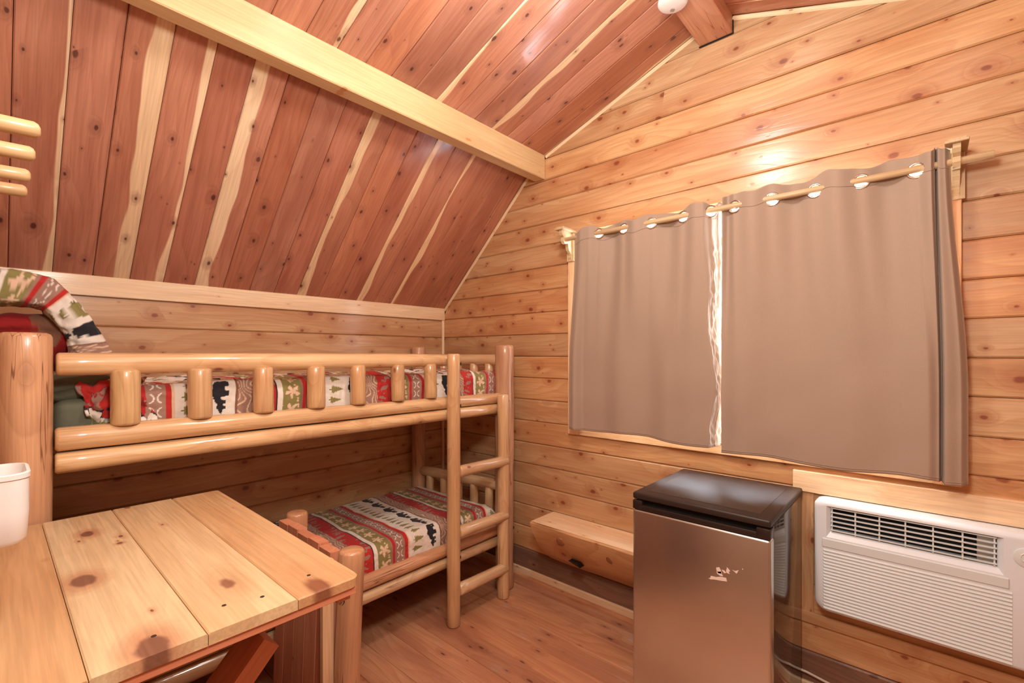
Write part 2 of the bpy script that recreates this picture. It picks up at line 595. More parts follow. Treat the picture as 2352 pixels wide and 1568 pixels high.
def gable(parent, ypl, sgn, skip=False):
    """courses on a gable wall; sgn -1: front faces -Y"""
    for i in range(len(ZJ) - 1):
        z0, z1 = ZJ[i], ZJ[i + 1]
        zt = min(z1, ZR)
        if z0 >= ZR:
            break
        w = zt - z0
        a0, a1 = roof_x(z0), roof_x(zt)
        segs = [(a0, RW - a0, a1, RW - a1)]
        zm = (z0 + z1) / 2
        if skip and WZ0 - 0.03 < zm < WZ1 + 0.03:
            segs = [(a0, WX0, a1, WX0), (WX1, RW - a0, WX1, RW - a1)]
        for (b0, b1, t0, t1) in segs:
            t = tintv(0.12, 0.06)
            if z0 > 2.3 and z0 < 2.4:
                t = (0.92, 0.80, 0.74)
            if 1.52 < z0 < 1.66:
                t = (0.98, 0.86, 0.78)
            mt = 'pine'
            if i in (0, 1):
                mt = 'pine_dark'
            off = random.uniform(-0.0015, 0.0015)
            if sgn < 0:
                # local x = +X, local y = +Z, local z = -Y
                m = frame((0, ypl + off, (z0 + zt) / 2), (1, 0, 0), (0, -1, 0))
                board('plank', mt, parent, m, b0, b1, w, 0.03, t0, t1, ch=0.006, crown=0.0012, tint=t)
            else:
                m = frame((RW, ypl + off, (z0 + zt) / 2), (-1, 0, 0), (0, 1, 0))
                board('plank', mt, parent, m, RW - b1, RW - b0, w, 0.03, RW - t1, RW - t0, ch=0.006, crown=0.0012, tint=t)


gable(wb, 0.0, -1, True)
wf = shell('wall_front', (-0.12, RY - 0.13, -0.1), (RW + 0.12, RY - 0.03, 3.1))
gable(wf, RY, 1)
wl = shell('wall_left', (-0.13, RY - 0.03, -0.1), (-0.03, 0.03, 1.80))
wr = shell('wall_right', (RW + 0.03, RY - 0.03, -0.1), (RW + 0.13, 0.03, 1.80))
for i in range(13):
    z0, z1 = ZJ[i], ZJ[i + 1]
    tl = tintv(0.06, 0.03)
    if i in (9,):
        tl = (0.9, 0.84, 0.78)
    m = frame((random.uniform(-0.001, 0.001), RY, (z0 + z1) / 2), (0, 1, 0), (1, 0, 0))
    board('plank', 'pine', wl, m, 0, -RY, z1 - z0, 0.03, ch=0.006, crown=0.0012, tint=tl)
    m = frame((RW, 0, (z0 + z1) / 2), (0, -1, 0), (-1, 0, 0))
    board('plank', 'pine', wr, m, 0, -RY, z1 - z0, 0.03, ch=0.006, crown=0.0012, tint=tintv(0.08, 0.04))

# ceiling: four slopes of boards running up the slope
ce = root('ceiling', '', '')
del ce['label'], ce['category']
struct(ce)


def slope_plane(xa, za, xb, zb, nrm):
    """boards from low edge (xa,za) to high edge (xb,zb)"""
    L = math.hypot(xb - xa, zb - za)
    d = Vector((xb - xa, 0, zb - za)).normalized()
    nv = Vector(nrm).normalized()
    # deck behind
    v = []
    for yy in (RY - 0.1, 0.1):
        for s in (-0.08, L + 0.04):
            for k in (-0.024, -0.1):
                p = Vector((xa, yy, za)) + d * s + nv * k
                v.append(p)
    f = [(0, 1, 3, 2), (4, 6, 7, 5), (0, 2, 6, 4), (1, 5, 7, 3), (0, 4, 5, 1), (2, 3, 7, 6)]
    link('deck', v, f, 'dark', ce)
    k = 0
    yb = 0.035
    while yb > RY:
        ya = yb - 0.1246
        t = tintv(0.13, 0.06)
        if xa == 0:
            al = {15: 0.08, 14: 0.28, 12: 0.93, 5: 0.76, 3: 0.74, 17: 0.3, 8: 0.80}.get(k, 1.0)
        else:
            al = {0: 0.25, 3: 0.72, 6: 0.70, 11: 0.3}.get(k, 1.0)
        if k in (11, 9, 6, 13) and xa == 0:
            t = (t[0] * 0.93, t[1] * 0.84, t[2] * 0.82)
        t = t + (al,)
        m = frame(Vector((xa, (ya + yb) / 2, za)) + nv * random.uniform(-0.001, 0.001), d, nv)
        y_hi, y_lo = min(yb, 0.0), max(ya, RY)
        if y_hi - y_lo > 0.01:
            m.translation.y = (y_hi + y_lo) / 2
            board('plank', 'cedar', ce, m, 0, L, y_hi - y_lo, 0.022, ch=0.0035, tint=t)
        yb = ya
        k += 1


slope_plane(0, ZK, X1, Z1, (S1, 0, -1))
slope_plane(X1, Z1, RX, ZR, (S2, 0, -1))
slope_plane(RW, ZK, RW - X1, Z1, (-S1, 0, -1))
slope_plane(RW - X1, Z1, RX, ZR, (-S2, 0, -1))

# trims
tr = board('trim_1', 'trim', None, frame((0.018, RY, (1.652 + 1.742) / 2), (0, 1, 0), (1, 0, 0)), 0, -RY, 0.09, 0.018, ch=0.003)
struct(tr)
tr = board('trim_2', 'trim', None, frame((RW - 0.018, 0, 1.697), (0, -1, 0), (-1, 0, 0)), 0, -RY, 0.09, 0.018, ch=0.003)
struct(tr)
struct(log('trim_3', (0.008, -0.008, 0.05), (0.008, -0.008, 1.652), 0.011, mat='trim', wob=0, bev=0.001))
nt = 4


def roof_trim(xa, xb, ypl, s):
    global nt
    za, zb = roof_z(xa), roof_z(xb)
    d = Vector((xb - xa, 0, zb - za))
    nv = Vector((-d.z, 0, d.x)).normalized()
    if nv.z > 0:
        nv = -nv
    m = frame(Vector((xa, ypl + s * 0.008, za)) + nv * 0.0125, d, (0, s, 0))
    o = board('trim_%d' % nt, 'trim', None, m, 0, d.length, 0.022, 0.008, ch=0.004)
    struct(o)
    nt += 1


for ypl, s in ((0.0, -1), (RY, 1)):
    roof_trim(0.01, X1 - 0.01, ypl, s)
    roof_trim(X1 + 0.075, RX - 0.078, ypl, s)
    roof_trim(RX + 0.078, RW - X1 - 0.075, ypl, s)
    roof_trim(RW - X1 + 0.01, RW - 0.01, ypl, s)


def quarter(name, p0, p1, up, out, r, mat):
    d = Vector(p1) - Vector(p0)
    L = d.length
    pr = [(0, 0), (r, 0), (r * 0.92, r * 0.4), (r * 0.7, r * 0.7), (r * 0.4, r * 0.92), (0, r)]
    v = []
    for s in (0, L):
        for (a, b) in pr:
            v.append(Vector((s, a, b)))
    n = len(pr)
    f = [[i, (i + 1) % n, (i + 1) % n + n, i + n] for i in range(n)] + [list(range(n))[::-1], list(range(n, 2 * n))]
    x = d.normalized()
    m = Matrix.Identity(4)
    o_, u_ = Vector(out), Vector(up)
    for i in range(3):
        m[i][0], m[i][1], m[i][2], m[i][3] = x[i], o_[i], u_[i], p0[i]
    if x.cross(o_).dot(u_) < 0:
        f = [g[::-1] for g in f]
    return struct(link(name, v, f, mat, None, m))


def base_board(name, p0, p1, out):
    x = Vector(p1) - Vector(p0)
    o = board(name, 'trim', None, frame(Vector(p0) + Vector(out) * 0.012 + Vector((0, 0, 0.029)), x, out), 0, x.length, 0.054, 0.012, ch=0.004)
    struct(o)
    return o


base_board('baseboard_back', (0, 0, 0), (RW, 0, 0), (0, -1, 0))
base_board('baseboard_left', (0, RY, 0), (0, 0, 0), (1, 0, 0))
base_board('baseboard_front', (RW, RY, 0), (0, RY, 0), (0, 1, 0))
base_board('baseboard_right', (RW, 0, 0), (RW, RY, 0), (-1, 0, 0))
for i, (p0, p1, out) in enumerate((((0.0, -0.012, 0), (RW, -0.012, 0), (0, -1, 0)), ((0.012, RY, 0), (0.012, 0, 0), (1, 0, 0)))):
    quarter('trim_%d' % nt, p0, p1, (0, 0, 1), out, 0.016, 'floor')
    nt += 1

# window
win = root('window_1', '', '', (1.97, 0.06, 1.0))
del win['label'], win['category']
struct(win)
box('frame', 'vinyl', (WX0, 0.05, WZ0), (WX0 + 0.04, 0.10, WZ1), win, 0.004)
box('frame', 'vinyl', (WX1 - 0.04, 0.05, WZ0), (WX1, 0.10, WZ1), win, 0.004)
box('frame', 'vinyl', (WX0 + 0.04, 0.05, WZ0), (WX1 - 0.04, 0.10, WZ0 + 0.04), win, 0.004)
box('frame', 'vinyl', (WX0 + 0.04, 0.05, WZ1 - 0.04), (WX1 - 0.04, 0.10, WZ1), win, 0.004)
box('frame', 'vinyl', (1.948, 0.055, WZ0 + 0.04), (1.988, 0.095, WZ1 - 0.04), win, 0.004)
box('pane', 'glass', (WX0 + 0.04, 0.072, WZ0 + 0.04), (1.948, 0.078, WZ1 - 0.04), win)
box('pane', 'glass', (1.988, 0.072, WZ0 + 0.04), (WX1 - 0.04, 0.078, WZ1 - 0.04), win)
for lo, hi in (((WX0 - 0.0, 0.0, WZ0 - 0.015), (WX1, 0.05, WZ0)), ((WX0, 0.0, WZ1), (WX1, 0.05, WZ1 + 0.012)),
               ((WX0 - 0.012, 0.0, WZ0), (WX0, 0.05, WZ1)), ((WX1, 0.0, WZ0), (WX1 + 0.012, 0.05, WZ1))):
    box('jamb', 'trim', lo, hi, win)
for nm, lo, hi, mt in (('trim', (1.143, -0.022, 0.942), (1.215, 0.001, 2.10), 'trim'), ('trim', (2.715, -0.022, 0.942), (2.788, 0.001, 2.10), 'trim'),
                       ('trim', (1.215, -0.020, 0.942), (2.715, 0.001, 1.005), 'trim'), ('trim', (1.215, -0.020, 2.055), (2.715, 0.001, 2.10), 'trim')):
    o = box('trim_%d' % nt, mt, lo, hi, bev=0.002, segs=1, tint=(0.86, 0.66, 0.52) if lo[0] > 2.5 else (0.96, 0.88, 0.8))  # right casing's shade is put into its darker red tint
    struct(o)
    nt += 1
# trim round the air conditioner
for lo, hi in (((2.28, -0.022, 0.837), (RW - 0.3, 0.001, 0.921)), ((2.300, -0.010, 0.30), (2.352, 0.001, 0.837)), ((2.30, -0.014, 0.30), (3.50, 0.001, 0.345))):
    o = box('trim_%d' % nt, 'trim' if lo[2] > 0.5 else 'pine', lo, hi, bev=0.002, segs=1)
    struct(o)
    nt += 1

# ------------------------------------------------------------------ roof timbers


def timber(name, label, x0, x1, z0, z1, mat, tint=None):
    o = box(name, mat, (x0, RY + 0.003, z0), (x1, -0.003, z1), bev=0.004, segs=1, tint=tint)
    tag(o, label, 'beam', 'roof timbers')
    return o


timber('ceiling_beam', 'pale smooth purlin beam where the left ceiling slopes change pitch', 0.888, 0.962, 2.466, 2.612, 'beam')
timber('ceiling_beam', 'pale purlin beam on the far right slope', RW - 0.962, RW - 0.888, 2.466, 2.612, 'beam')
rb = timber('ridge_beam', 'reddish checked ridge beam at the top of the ceiling carrying the smoke detector', 1.891, 2.038, 2.862, ZR + 0.004, 'ridge')

box('dark_gap_strip', 'iron', (1.888, -0.007, 2.8585), (2.041, -0.0005, 2.8615), rb)  # dark strips stand in for the shaded gap where beam meets wall
box('dark_gap_strip', 'iron', (2.0385, -0.007, 2.8615), (2.0425, -0.0005, 2.95), rb)

sd = root('smoke_detector', 'round white smoke detector under the end of the reddish ridge beam', 'smoke detector', (1.915, -0.372, 2.862))
v, f = lathe_mesh([(0.052, 0.0), (0.060, -0.003), (0.060, -0.009), (0.058, -0.013), (0.053, -0.017), (0.050, -0.0175), (0.046, -0.0195), (0.012, -0.0205)], 36)
link('housing', v, [g[::-1] for g in f], 'plastic', sd, Matrix.Translation((1.915, -0.372, 2.862)), smooth=True, auto=40)
v, f = [], []
for i in range(-3, 4):
    for j in range(-3, 4):
        if i * i + j * j > 10:
            continue
        b = len(v)
        for dx, dy in ((-1, -1), (1, -1), (1, 1), (-1, 1)):
            for z in (-0.0315, -0.0335):
                pass
        cx_, cy_ = -0.012 + i * 0.0028, 0.024 + j * 0.0028
        for z in (-0.018, -0.0216):
            for dx, dy in ((-1, -1), (1, -1), (1, 1), (-1, 1)):
                v.append((cx_ + dx * 0.0008, cy_ + dy * 0.0008, z))
        f += [(b + 7, b + 6, b + 5, b + 4), (b, b + 1, b + 5, b + 4), (b + 1, b + 2, b + 6, b + 5), (b + 2, b + 3, b + 7, b + 6), (b + 3, b, b + 4, b + 7)]
o = link('vent_grille', v, f, 'vent', sd, Matrix.Translation((1.915, -0.372, 2.862)))

# ------------------------------------------------------------------ quilt pattern
COL = {k: np.array(srgb(*c)[:3]) for k, c in dict(
    white=(228, 217, 203), red=(182, 46, 42), taupe=(158, 122, 106), brown=(134, 92, 70), green=(138, 128, 76), black=(42, 40, 44),
    beige=(222, 188, 158), dgreen=(104, 104, 58), maroon=(150, 34, 32)).items()}
PER = 0.54


def nz(a, b, s, seed):
    q = np.zeros_like(a)
    r = np.random.RandomState(seed)
    for i in range(6):
        th = r.uniform(0, 6.28)
        fr = s * (0.6 + 0.5 * i)
        q = q + np.sin((a * np.cos(th) + b * np.sin(th)) * fr * 6.28 + r.uniform(0, 6.28)) / (1 + 0.5 * i)
    return q / 2.4


def quilt_color(t, v):
    """t: metres across the stripes, v: metres along the stripes"""
    t = np.mod(t, PER)
    out = np.zeros(t.shape + (3,))
    out[:] = COL['taupe']

    def put(mask, c):
        out[mask] = COL[c]

    put((t < 0.005), 'black')
    put((t >= 0.005) & (t < 0.024), 'white')
    g = (t >= 0.024) & (t < 0.095)
    put(g, 'green')
    # maple leaves: lobed blobs
    cv = np.mod(v, 0.075) - 0.0375
    ct = t - 0.060
    ang = np.arctan2(ct, cv)
    rad = np.hypot(ct, cv)
    put(g & (rad < 0.020 + 0.010 * np.cos(5 * ang + 0.6) + 0.003 * np.cos(11 * ang)), 'beige')
    put(g & (nz(t, v, 28, 4) > 0.75), 'beige')
    put((t >= 0.095) & (t < 0.104), 'taupe')
    put((t >= 0.104) & (t < 0.119), 'red')
    # crescents
    a = (t >= 0.119) & (t < 0.176)
    cv = np.mod(v, 0.046) - 0.023
    for sg in (-1, 1):
        c0 = 0.1475 + sg * 0.021
        d1 = np.hypot(t - c0, cv)
        put(a & (np.abs(d1 - 0.0155) < 0.0022) & (sg * (c0 - t) > 0.003), 'white')
    put((t >= 0.176) & (t < 0.194), 'red')
    put((t >= 0.194) & (t < 0.201), 'beige')
    w = (t >= 0.201) & (t < 0.392)
    put(w, 'white')
    # trees on one side of the white band
    for ph, sz, tc in ((0.0, 1.0, 0.226), (0.043, 0.78, 0.232), (0.085, 0.9, 0.222)):
        cv = np.mod(v + ph, 0.130) - 0.065
        h = (t - tc) / (0.062 * sz)      # 0 foot .. 1 tip
        saw = 0.55 + 0.45 * np.mod((1 - h) * 5, 1.0)
        put(w & (h > 0.08) & (h < 1) & (np.abs(cv) < 0.021 * sz * (1 - h) * saw + 0.0015), 'green')
        put(w & (h > -0.08) & (h <= 0.1) & (np.abs(cv) < 0.0025), 'dgreen')
    # bears walking along the band on the other side (feet towards the trees)
    for ph, s in ((0.02, 1.12), (0.094, 0.62)):
        cv = (np.mod(v + ph, 0.130) - 0.065) / s
        ct = -(t - (0.335 if s > 1 else 0.343)) / s
        bear = ((cv / 0.029) ** 2 + (ct / 0.0165) ** 2 < 1)
        bear |= (((cv - 0.012) / 0.015) ** 2 + ((ct - 0.008) / 0.014) ** 2 < 1)
        bear |= (((cv - 0.033) / 0.012) ** 2 + ((ct - 0.001) / 0.010) ** 2 < 1)
        bear |= (((cv - 0.044) / 0.007) ** 2 + ((ct + 0.003) / 0.0045) ** 2 < 1)
        bear |= (((cv - 0.029) / 0.004) ** 2 + ((ct - 0.011) / 0.004) ** 2 < 1)
        for lx, k in ((-0.022, -0.10), (-0.010, 0.12), (0.010, -0.12), (0.021, 0.16)):
            bear |= (np.abs(cv - lx - k * (ct + 0.012)) < 0.0048) & (ct > -0.030) & (ct < -0.004)
        put(w & bear, 'black')
    b = (t >= 0.392) & (t < 0.465)
    put(b, 'taupe')
    put(b & (np.abs(np.mod(nz(t * 0.5, v, 9, 8) * 2.0 + t * 60, 1.0) - 0.5) < 0.13), 'beige')
    put(b & (t < 0.400), 'brown')
    r_ = (t >= 0.465)
    put(r_, 'red')
    put(r_ & (nz(t, v, 19, 21) > 0.42), 'taupe')
    put(r_ & (nz(t, v, 26, 33) > 0.85), 'brown')
    return out


def colour_mesh(o, cols):
    me = o.data
    at = me.color_attributes.new('Col', 'FLOAT_COLOR', 'POINT')
    a = np.ones((len(me.vertices), 4))
    a[:, :3] = cols
    at.data.foreach_set('color', a.ravel())


def grid_mesh(name, Pts, mat, parent=None, flip=False, cols=None):
    nu, nv = Pts.shape[:2]
    v = Pts.reshape(-1, 3)
    i = np.arange(nu - 1)[:, None] * nv + np.arange(nv - 1)[None, :]
    q = np.stack([i, i + 1, i + nv + 1, i + nv], -1).reshape(-1, 4)
    if flip:
        q = q[:, ::-1]
    me = bpy.data.meshes.new(name)
    me.vertices.add(len(v))
    me.vertices.foreach_set('co', v.ravel())
    me.loops.add(q.size)
    me.loops.foreach_set('vertex_index', q.ravel().astype(np.int32))
    me.polygons.add(len(q))
    me.polygons.foreach_set('loop_start', (np.arange(len(q)) * 4).astype(np.int32))
    me.update(calc_edges=True)
    me.validate()
    me.materials.append(M[mat])
    me.polygons.foreach_set('use_smooth', [True] * len(me.polygons))
    o = bpy.data.objects.new(name, me)
    C.objects.link(o)
    place(o, parent, Matrix.Identity(4))
    if cols is not None:
        colour_mesh(o, cols.reshape(-1, 3))
    return o


# ------------------------------------------------------------------ bunk bed
FX, BX = 0.795, 0.062
bb = root('bunk_bed', 'two-tier varnished log bunk bed with a ladder in the corner by the window wall', 'bunk bed', (0.43, -1.2, 0))
P = bb
log('post', (FX, -2.186, 0), (FX, -2.186, 1.462), 0.056, P, mat='logdark', tint=(1.08, 1.04, 1.0))
log('post', (FX + 0.0, -0.186, 0), (FX, -0.186, 1.458), 0.056, P, mat='logdark', wob=0.05)
log('post', (BX, -0.272, 0), (BX, -0.272, 1.453), 0.047, P, mat='logdark')
log('post', (BX, -2.20, 0), (BX, -2.20, 1.453), 0.047, P, mat='logdark')
# front rails
log('guard_rail', (FX, -2.125, 1.371), (FX, -0.625, 1.371), 0.034, P, r1=0.033, tint=(1.1, 1.08, 1.04))
log('side_rail', (FX + 0.012, -2.128, 1.152), (FX + 0.004, -0.236, 1.143), 0.035, P, r1=0.030, tint=(1.08, 1.06, 1.02))
log('side_rail', (FX + 0.012, -2.128, 1.083), (FX + 0.004, -0.236, 1.082), 0.030, P, r1=0.030, tint=(1.08, 1.06, 1.0))
log('side_rail', (FX, -2.128, 0.366), (FX, -0.236, 0.366), 0.032, P, mat='logdark', tint=(1.08, 1.0, 0.95))
log('side_rail', (FX, -2.128, 0.300), (FX, -0.236, 0.298), 0.031, P, r1=0.028)
for z in (1.143, 1.082, 0.366, 0.298):
    log('side_rail', (BX, -2.15, z), (BX, -0.32, z), 0.030, P, mat='logdark')
for yv, w in zip((-1.967, -1.765, -1.558, -1.352, -1.162, -0.954, -0.758), (0.038, 0.036, 0.035, 0.035, 0.034, 0.033, 0.032)):
    log('spindle', (FX + 0.018, yv, 1.178), (FX + 0.012, yv, 1.352), w, P, mat='log', wob=0.03, bev=0.008, tint=(0.93 + random.uniform(-.04, .04), 0.84 + random.uniform(-.03, .03), 0.76))
# ends


def endpanel(yf, yb, zt, zb, rt):
    log('end_rail', (BX + 0.04, yb, zt), (FX - 0.045, yf, zt), rt, P, mat='log')
    log('end_rail', (BX + 0.04, yb, zb), (FX - 0.045, yf, zb), 0.03, P, mat='logdark')
    for xs in (0.17, 0.30, 0.43, 0.56, 0.68):
        k = (xs - BX) / (FX - BX)
        yy = yb + (yf - yb) * k
        log('end_spindle', (xs, yy, zb), (xs, yy, zt - rt * 0.6), 0.026, P, mat='log', bev=0.006)


endpanel(-0.19, -0.268, 1.367, 1.112, 0.034)
endpanel(-0.19, -0.268, 0.606, 0.33, 0.033)
endpanel(-2.186, -2.20, 1.367, 1.112, 0.034)
endpanel(-2.186, -2.20, 0.606, 0.33, 0.033)
# ladder
LX = 0.872
log('ladder_rail', (LX, -0.656, 0), (LX, -0.656, 1.404), 0.0345, P, mat='log', tint=(0.98, 0.92, 0.86), wob=0.03)
log('ladder_rail', (LX, -0.280, 0), (LX, -0.280, 1.172), 0.0345, P, mat='log', tint=(1.04, 1.0, 0.96), wob=0.03)
for z in (0.790, 0.475, 0.175):
    log('rung', (LX + 0.004, -0.628, z), (LX + 0.012, -0.268, z), 0.031, P, mat='log', r1=0.029, tint=tintv(0.06, 0.03), flat=0.0)
# counterbored bolt holes in the ladder and posts
for (x, yv, z) in ((LX + 0.024, -0.633, 1.352), (LX + 0.024, -0.633, 1.135), (LX + 0.024, -0.262, 1.135), (LX + 0.024, -0.634, 0.352),
                   (LX + 0.024, -0.262, 0.352), (FX + 0.045, -0.156, 0.36)):
    dn = Vector((1, 0.7, 0)).normalized()
    v, f = lathe_mesh([(0.008, -0.004), (0.008, 0.0035), (0.0065, 0.0042), (0.002, 0.0030)], 12)
    link('bolt_hole', v, f, 'hole', P, frame((x, yv, z), (0, 0, 1), (1, -0.35, 0)) if False else
         Matrix.Translation((x, yv, z)) @ Vector((0, 0, 1)).rotation_difference(Vector((1, 0.55, 0)).normalized()).to_matrix().to_4x4())
# small nail marks / boards carrying the mattresses
for z in (1.085, 0.345):
    for k in range(9):
        yy = -2.05 + k * 0.22
        box('bed_slat', 'redwood', (BX + 0.03, yy, z - 0.008), (FX - 0.03, yy + 0.12, z + 0.012), P)


def mattress(name, label, z0, z1, y0, y1, x0=0.095, x1=0.745):
    o = box(name, 'olive', (x0, y0, z0), (x1, y1, z1), bev=0.035, segs=4)
    return tag(o, label, 'mattress', 'bunk mattresses')


mattress('mattress', 'olive green mattress on the upper bunk under the quilt', 1.099, 1.262, -2.128, -0.225)
mattress('mattress', 'olive green mattress on the lower bunk under the quilt', 0.359, 0.475, -2.128, -0.225)


def quilt(name, label, y0, y1, ztop, zside, x0, x1, t_at, tval, seed, amp, stepu=0.0028, endz=None, endy=0.05):
    """a quilt over a mattress; stripes run across (X). colour offset: at Y=t_at the stripe parameter is tval"""
    R = 0.045
    prof = []                       # (s, x, z) from the wall side over the top to the front hem
    xs = np.linspace(x0, x1 - R, int((x1 - R - x0) / stepu))
    s = 0.0
    top = [(xx, 0.0) for xx in xs]
    arc = [(x1 - R + R * math.sin(a), -R + R * math.cos(a)) for a in np.linspace(0.06, math.pi / 2, 24)]
    down = [(x1 + 0.004 * math.sin(k), -R - (ztop - zside - R) * k) for k in np.linspace(0.03, 1, 46)]
    pr = np.array(top + arc + down)
    ds = np.hypot(*np.diff(pr, axis=0).T)
    ss = np.concatenate([[0], np.cumsum(ds)])
    us = np.arange(y0, y1, stepu)
    U, S = np.meshgrid(us, ss, indexing='ij')
    X = np.broadcast_to(pr[:, 0], U.shape).copy()
    Z = np.broadcast_to(pr[:, 1], U.shape).copy() + ztop
    wr = nz(U, S, 1.7, seed) * amp + nz(U, S, 5.0, seed + 1) * amp * 0.45 + nz(U, S, 14.0, seed + 2) * amp * 0.12
    onTop = np.clip((Z - zside) / (ztop - zside), 0, 1)
    side = np.clip((X - (x1 - R)) / R, 0, 1)
    Z = Z + wr * onTop
    X = X + side * (np.abs(nz(U, S, 3.0, seed + 5)) * 0.010 + nz(U, S, 16.0, seed + 9) * 0.003) * np.clip(onTop + 0.25, 0, 1)
    # round the far end down
    k = np.clip((U - (y1 - endy)) / endy, 0, 1)
    drop = (1 - np.sqrt(np.clip(1 - k ** 2, 0, 1))) * (ztop - zside) * 0.85
    Z = np.maximum(Z - drop, zside + 0.001 * nz(U, S, 9, 2))
    Y = U + nz(U, S, 2.2, seed + 7) * 0.006 + (1 - onTop) * 0.0
    Pts = np.stack([X, Y, Z], -1)
    cols = quilt_color(U - t_at + tval + nz(U, S, 1.6, seed + 11) * 0.004, S + 0.03)
    o = grid_mesh(name, Pts, 'fabric', cols=cols, flip=True)
    tag(o, label, 'quilt', 'bunk quilts')
    return o


quilt('quilt', 'striped lodge quilt with bears and trees covering the upper bunk', -1.985, -0.150, 1.298, 1.160, 0.10, 0.752, -0.41, 0.0, 5, 0.014, endy=0.09)
quilt('quilt', 'striped lodge quilt with bears and trees covering the lower bunk', -2.10, -0.215, 0.503, 0.385, 0.10, 0.768, -1.058, 0.0, 15, 0.006, endy=0.10)


def sheet_arch(name, label, outer, inner, xa, xb, t0, cat, group=None, seed=3):
    """a folded quilt/pillow hoop: section between two (Y,Z) curves, extruded in X"""
    def resample(c, n):
        c = np.array(c)
        d = np.concatenate([[0], np.cumsum(np.hypot(*np.diff(c, axis=0).T))])
        # smooth with a Catmull-like cubic by dense linear + box filter
        s = np.linspace(0, d[-1], n)
        y = np.interp(s, d, c[:, 0])
        z = np.interp(s, d, c[:, 1])
        k = np.ones(9) / 9
        yp = np.convolve(np.pad(y, 4, 'edge'), k, 'valid')
        zp = np.convolve(np.pad(z, 4, 'edge'), k, 'valid')
        return np.stack([yp, zp], -1), s
    n = 110
    o_, s_ = resample(outer, n)
    i_, _ = resample(inner, n)
    ring = []
    m = 44
    for k in range(m):
        a = 2 * math.pi * k / m
        ca, sa = math.cos(a), math.sin(a)
        # superellipse section: u across thickness (inner..outer), w along X
        e = 0.55
        ring.append((math.copysign(abs(ca) ** e, ca), math.copysign(abs(sa) ** e, sa), a))
    U = np.array([[r[0] for r in ring]] * n)
    W = np.array([[r[1] for r in ring]] * n)
    A = np.array([[r[2] for r in ring]] * n)
    mid = (o_ + i_) / 2
    hf = (o_ - i_) / 2
    Y = mid[:, 0:1] + hf[:, 0:1] * U
    Z = mid[:, 1:2] + hf[:, 1:2] * U
    Xc, Xh = (xa + xb) / 2, (xb - xa) / 2
    X = Xc + Xh * W
    S = np.broadcast_to(s_[:, None], U.shape)
    q = A / (2 * math.pi) * 0.9
    nn = nz(S, q, 6.0, seed) * 0.005 + nz(S, q, 15.0, seed + 3) * 0.002
    Y = Y + nn * U
    Z = Z + nn * U * 0.8
    X = X + nn * W * 1.5
    Pts = np.stack([X, Y, Z], -1)
    Pts = np.concatenate([Pts, Pts[:, :1]], 1)
    cols = quilt_color(S + t0, hf.mean() * 0 + U * np.hypot(*hf.T)[:, None] + (X - xa) * 1.0 + 0.02)
    cols = np.concatenate([cols, cols[:, :1]], 1)
    o = grid_mesh(name, Pts, 'fabric', cols=cols, flip=False)
    return tag(o, label, cat, group)


sheet_arch('folded_quilt', 'folded bear-patterned quilt arching over the pillow at the head of the upper bunk', [(-2.30, 1.675), (-2.232, 1.688), (-2.173, 1.686), (-2.1, 1.665), (-2.056, 1.616), (-2.01, 1.534), (-1.962, 1.441), (-1.925, 1.36), (-1.905, 1.315)],
           [(-2.30, 1.555), (-2.232, 1.562), (-2.173, 1.566), (-2.138, 1.566), (-2.117, 1.540), (-2.094, 1.50), (-2.078, 1.47), (-2.066, 1.40), (-2.05, 1.33)],
           0.30, 0.45, 0.475, 'quilt')


def pillow(name, label, cx_, cy_, cz_, sx, sy, sz, rot, mode, seed):
    nu, nv_ = 60, 60
    u = np.linspace(-1, 1, nu)
    v = np.linspace(-1, 1, nv_)
    U, V = np.meshgrid(u, v, indexing='ij')
    edge = np.clip((1 - np.abs(U) ** 3.5), 0, 1) * np.clip((1 - np.abs(V) ** 3.5), 0, 1)
    h = edge ** 0.45
    rr = Matrix.Rotation(rot[2], 3, 'Z') @ Matrix.Rotation(rot[1], 3, 'Y') @ Matrix.Rotation(rot[0], 3, 'X')
    R = np.array(rr)
    shrink = 1 - 0.07 * (np.abs(U * V))
    parts = []
    wr = nz(U, V, 0.7, seed) * 0.06
    for s in (1, -1):
        L = np.stack([U * sx * shrink, V * sy * shrink, s * sz * h * (1 + wr)], -1)
        parts.append(L)
    P2 = np.concatenate([parts[0], parts[1][::-1]], 0)
    W = P2 @ R.T + np.array([cx_, cy_, cz_])
    UU = np.concatenate([U, U[::-1]]) * sx
    VV = np.concatenate([V, V[::-1]]) * sy
    if mode == 'red':
        cols = np.zeros(UU.shape + (3,))
        cols[:] = COL['maroon']
        cols[nz(UU, VV, 7, 44) > 0.35] = COL['brown']
    elif mode == 'olive':
        cols = np.zeros(UU.shape + (3,))
        cols[:] = np.array(srgb(92, 92, 74)[:3])
    else:
        cols = quilt_color(UU + 0.02, VV)
    o = grid_mesh(name, W, 'fabric', cols=cols)
    return tag(o, label, 'pillow')


pillow('pillow', 'red and brown pillow tucked under the folded quilt on the upper bunk', 0.26, -2.155, 1.44, 0.145, 0.125, 0.09, (0.0, -0.35, 0.0), 'red', 2)
pillow('pillow', 'olive green pillow at the near end of the upper bunk behind the guard rail', 0.63, -2.065, 1.30, 0.10, 0.085, 0.050, (0.25, 0.0, 0.0), 'olive', 9)
pillow('pillow', 'patterned pillow propped at the near end of the lower bunk', 0.30, -2.06, 0.62, 0.20, 0.12, 0.08, (1.1, 0.0, 0.0), 'q', 12)


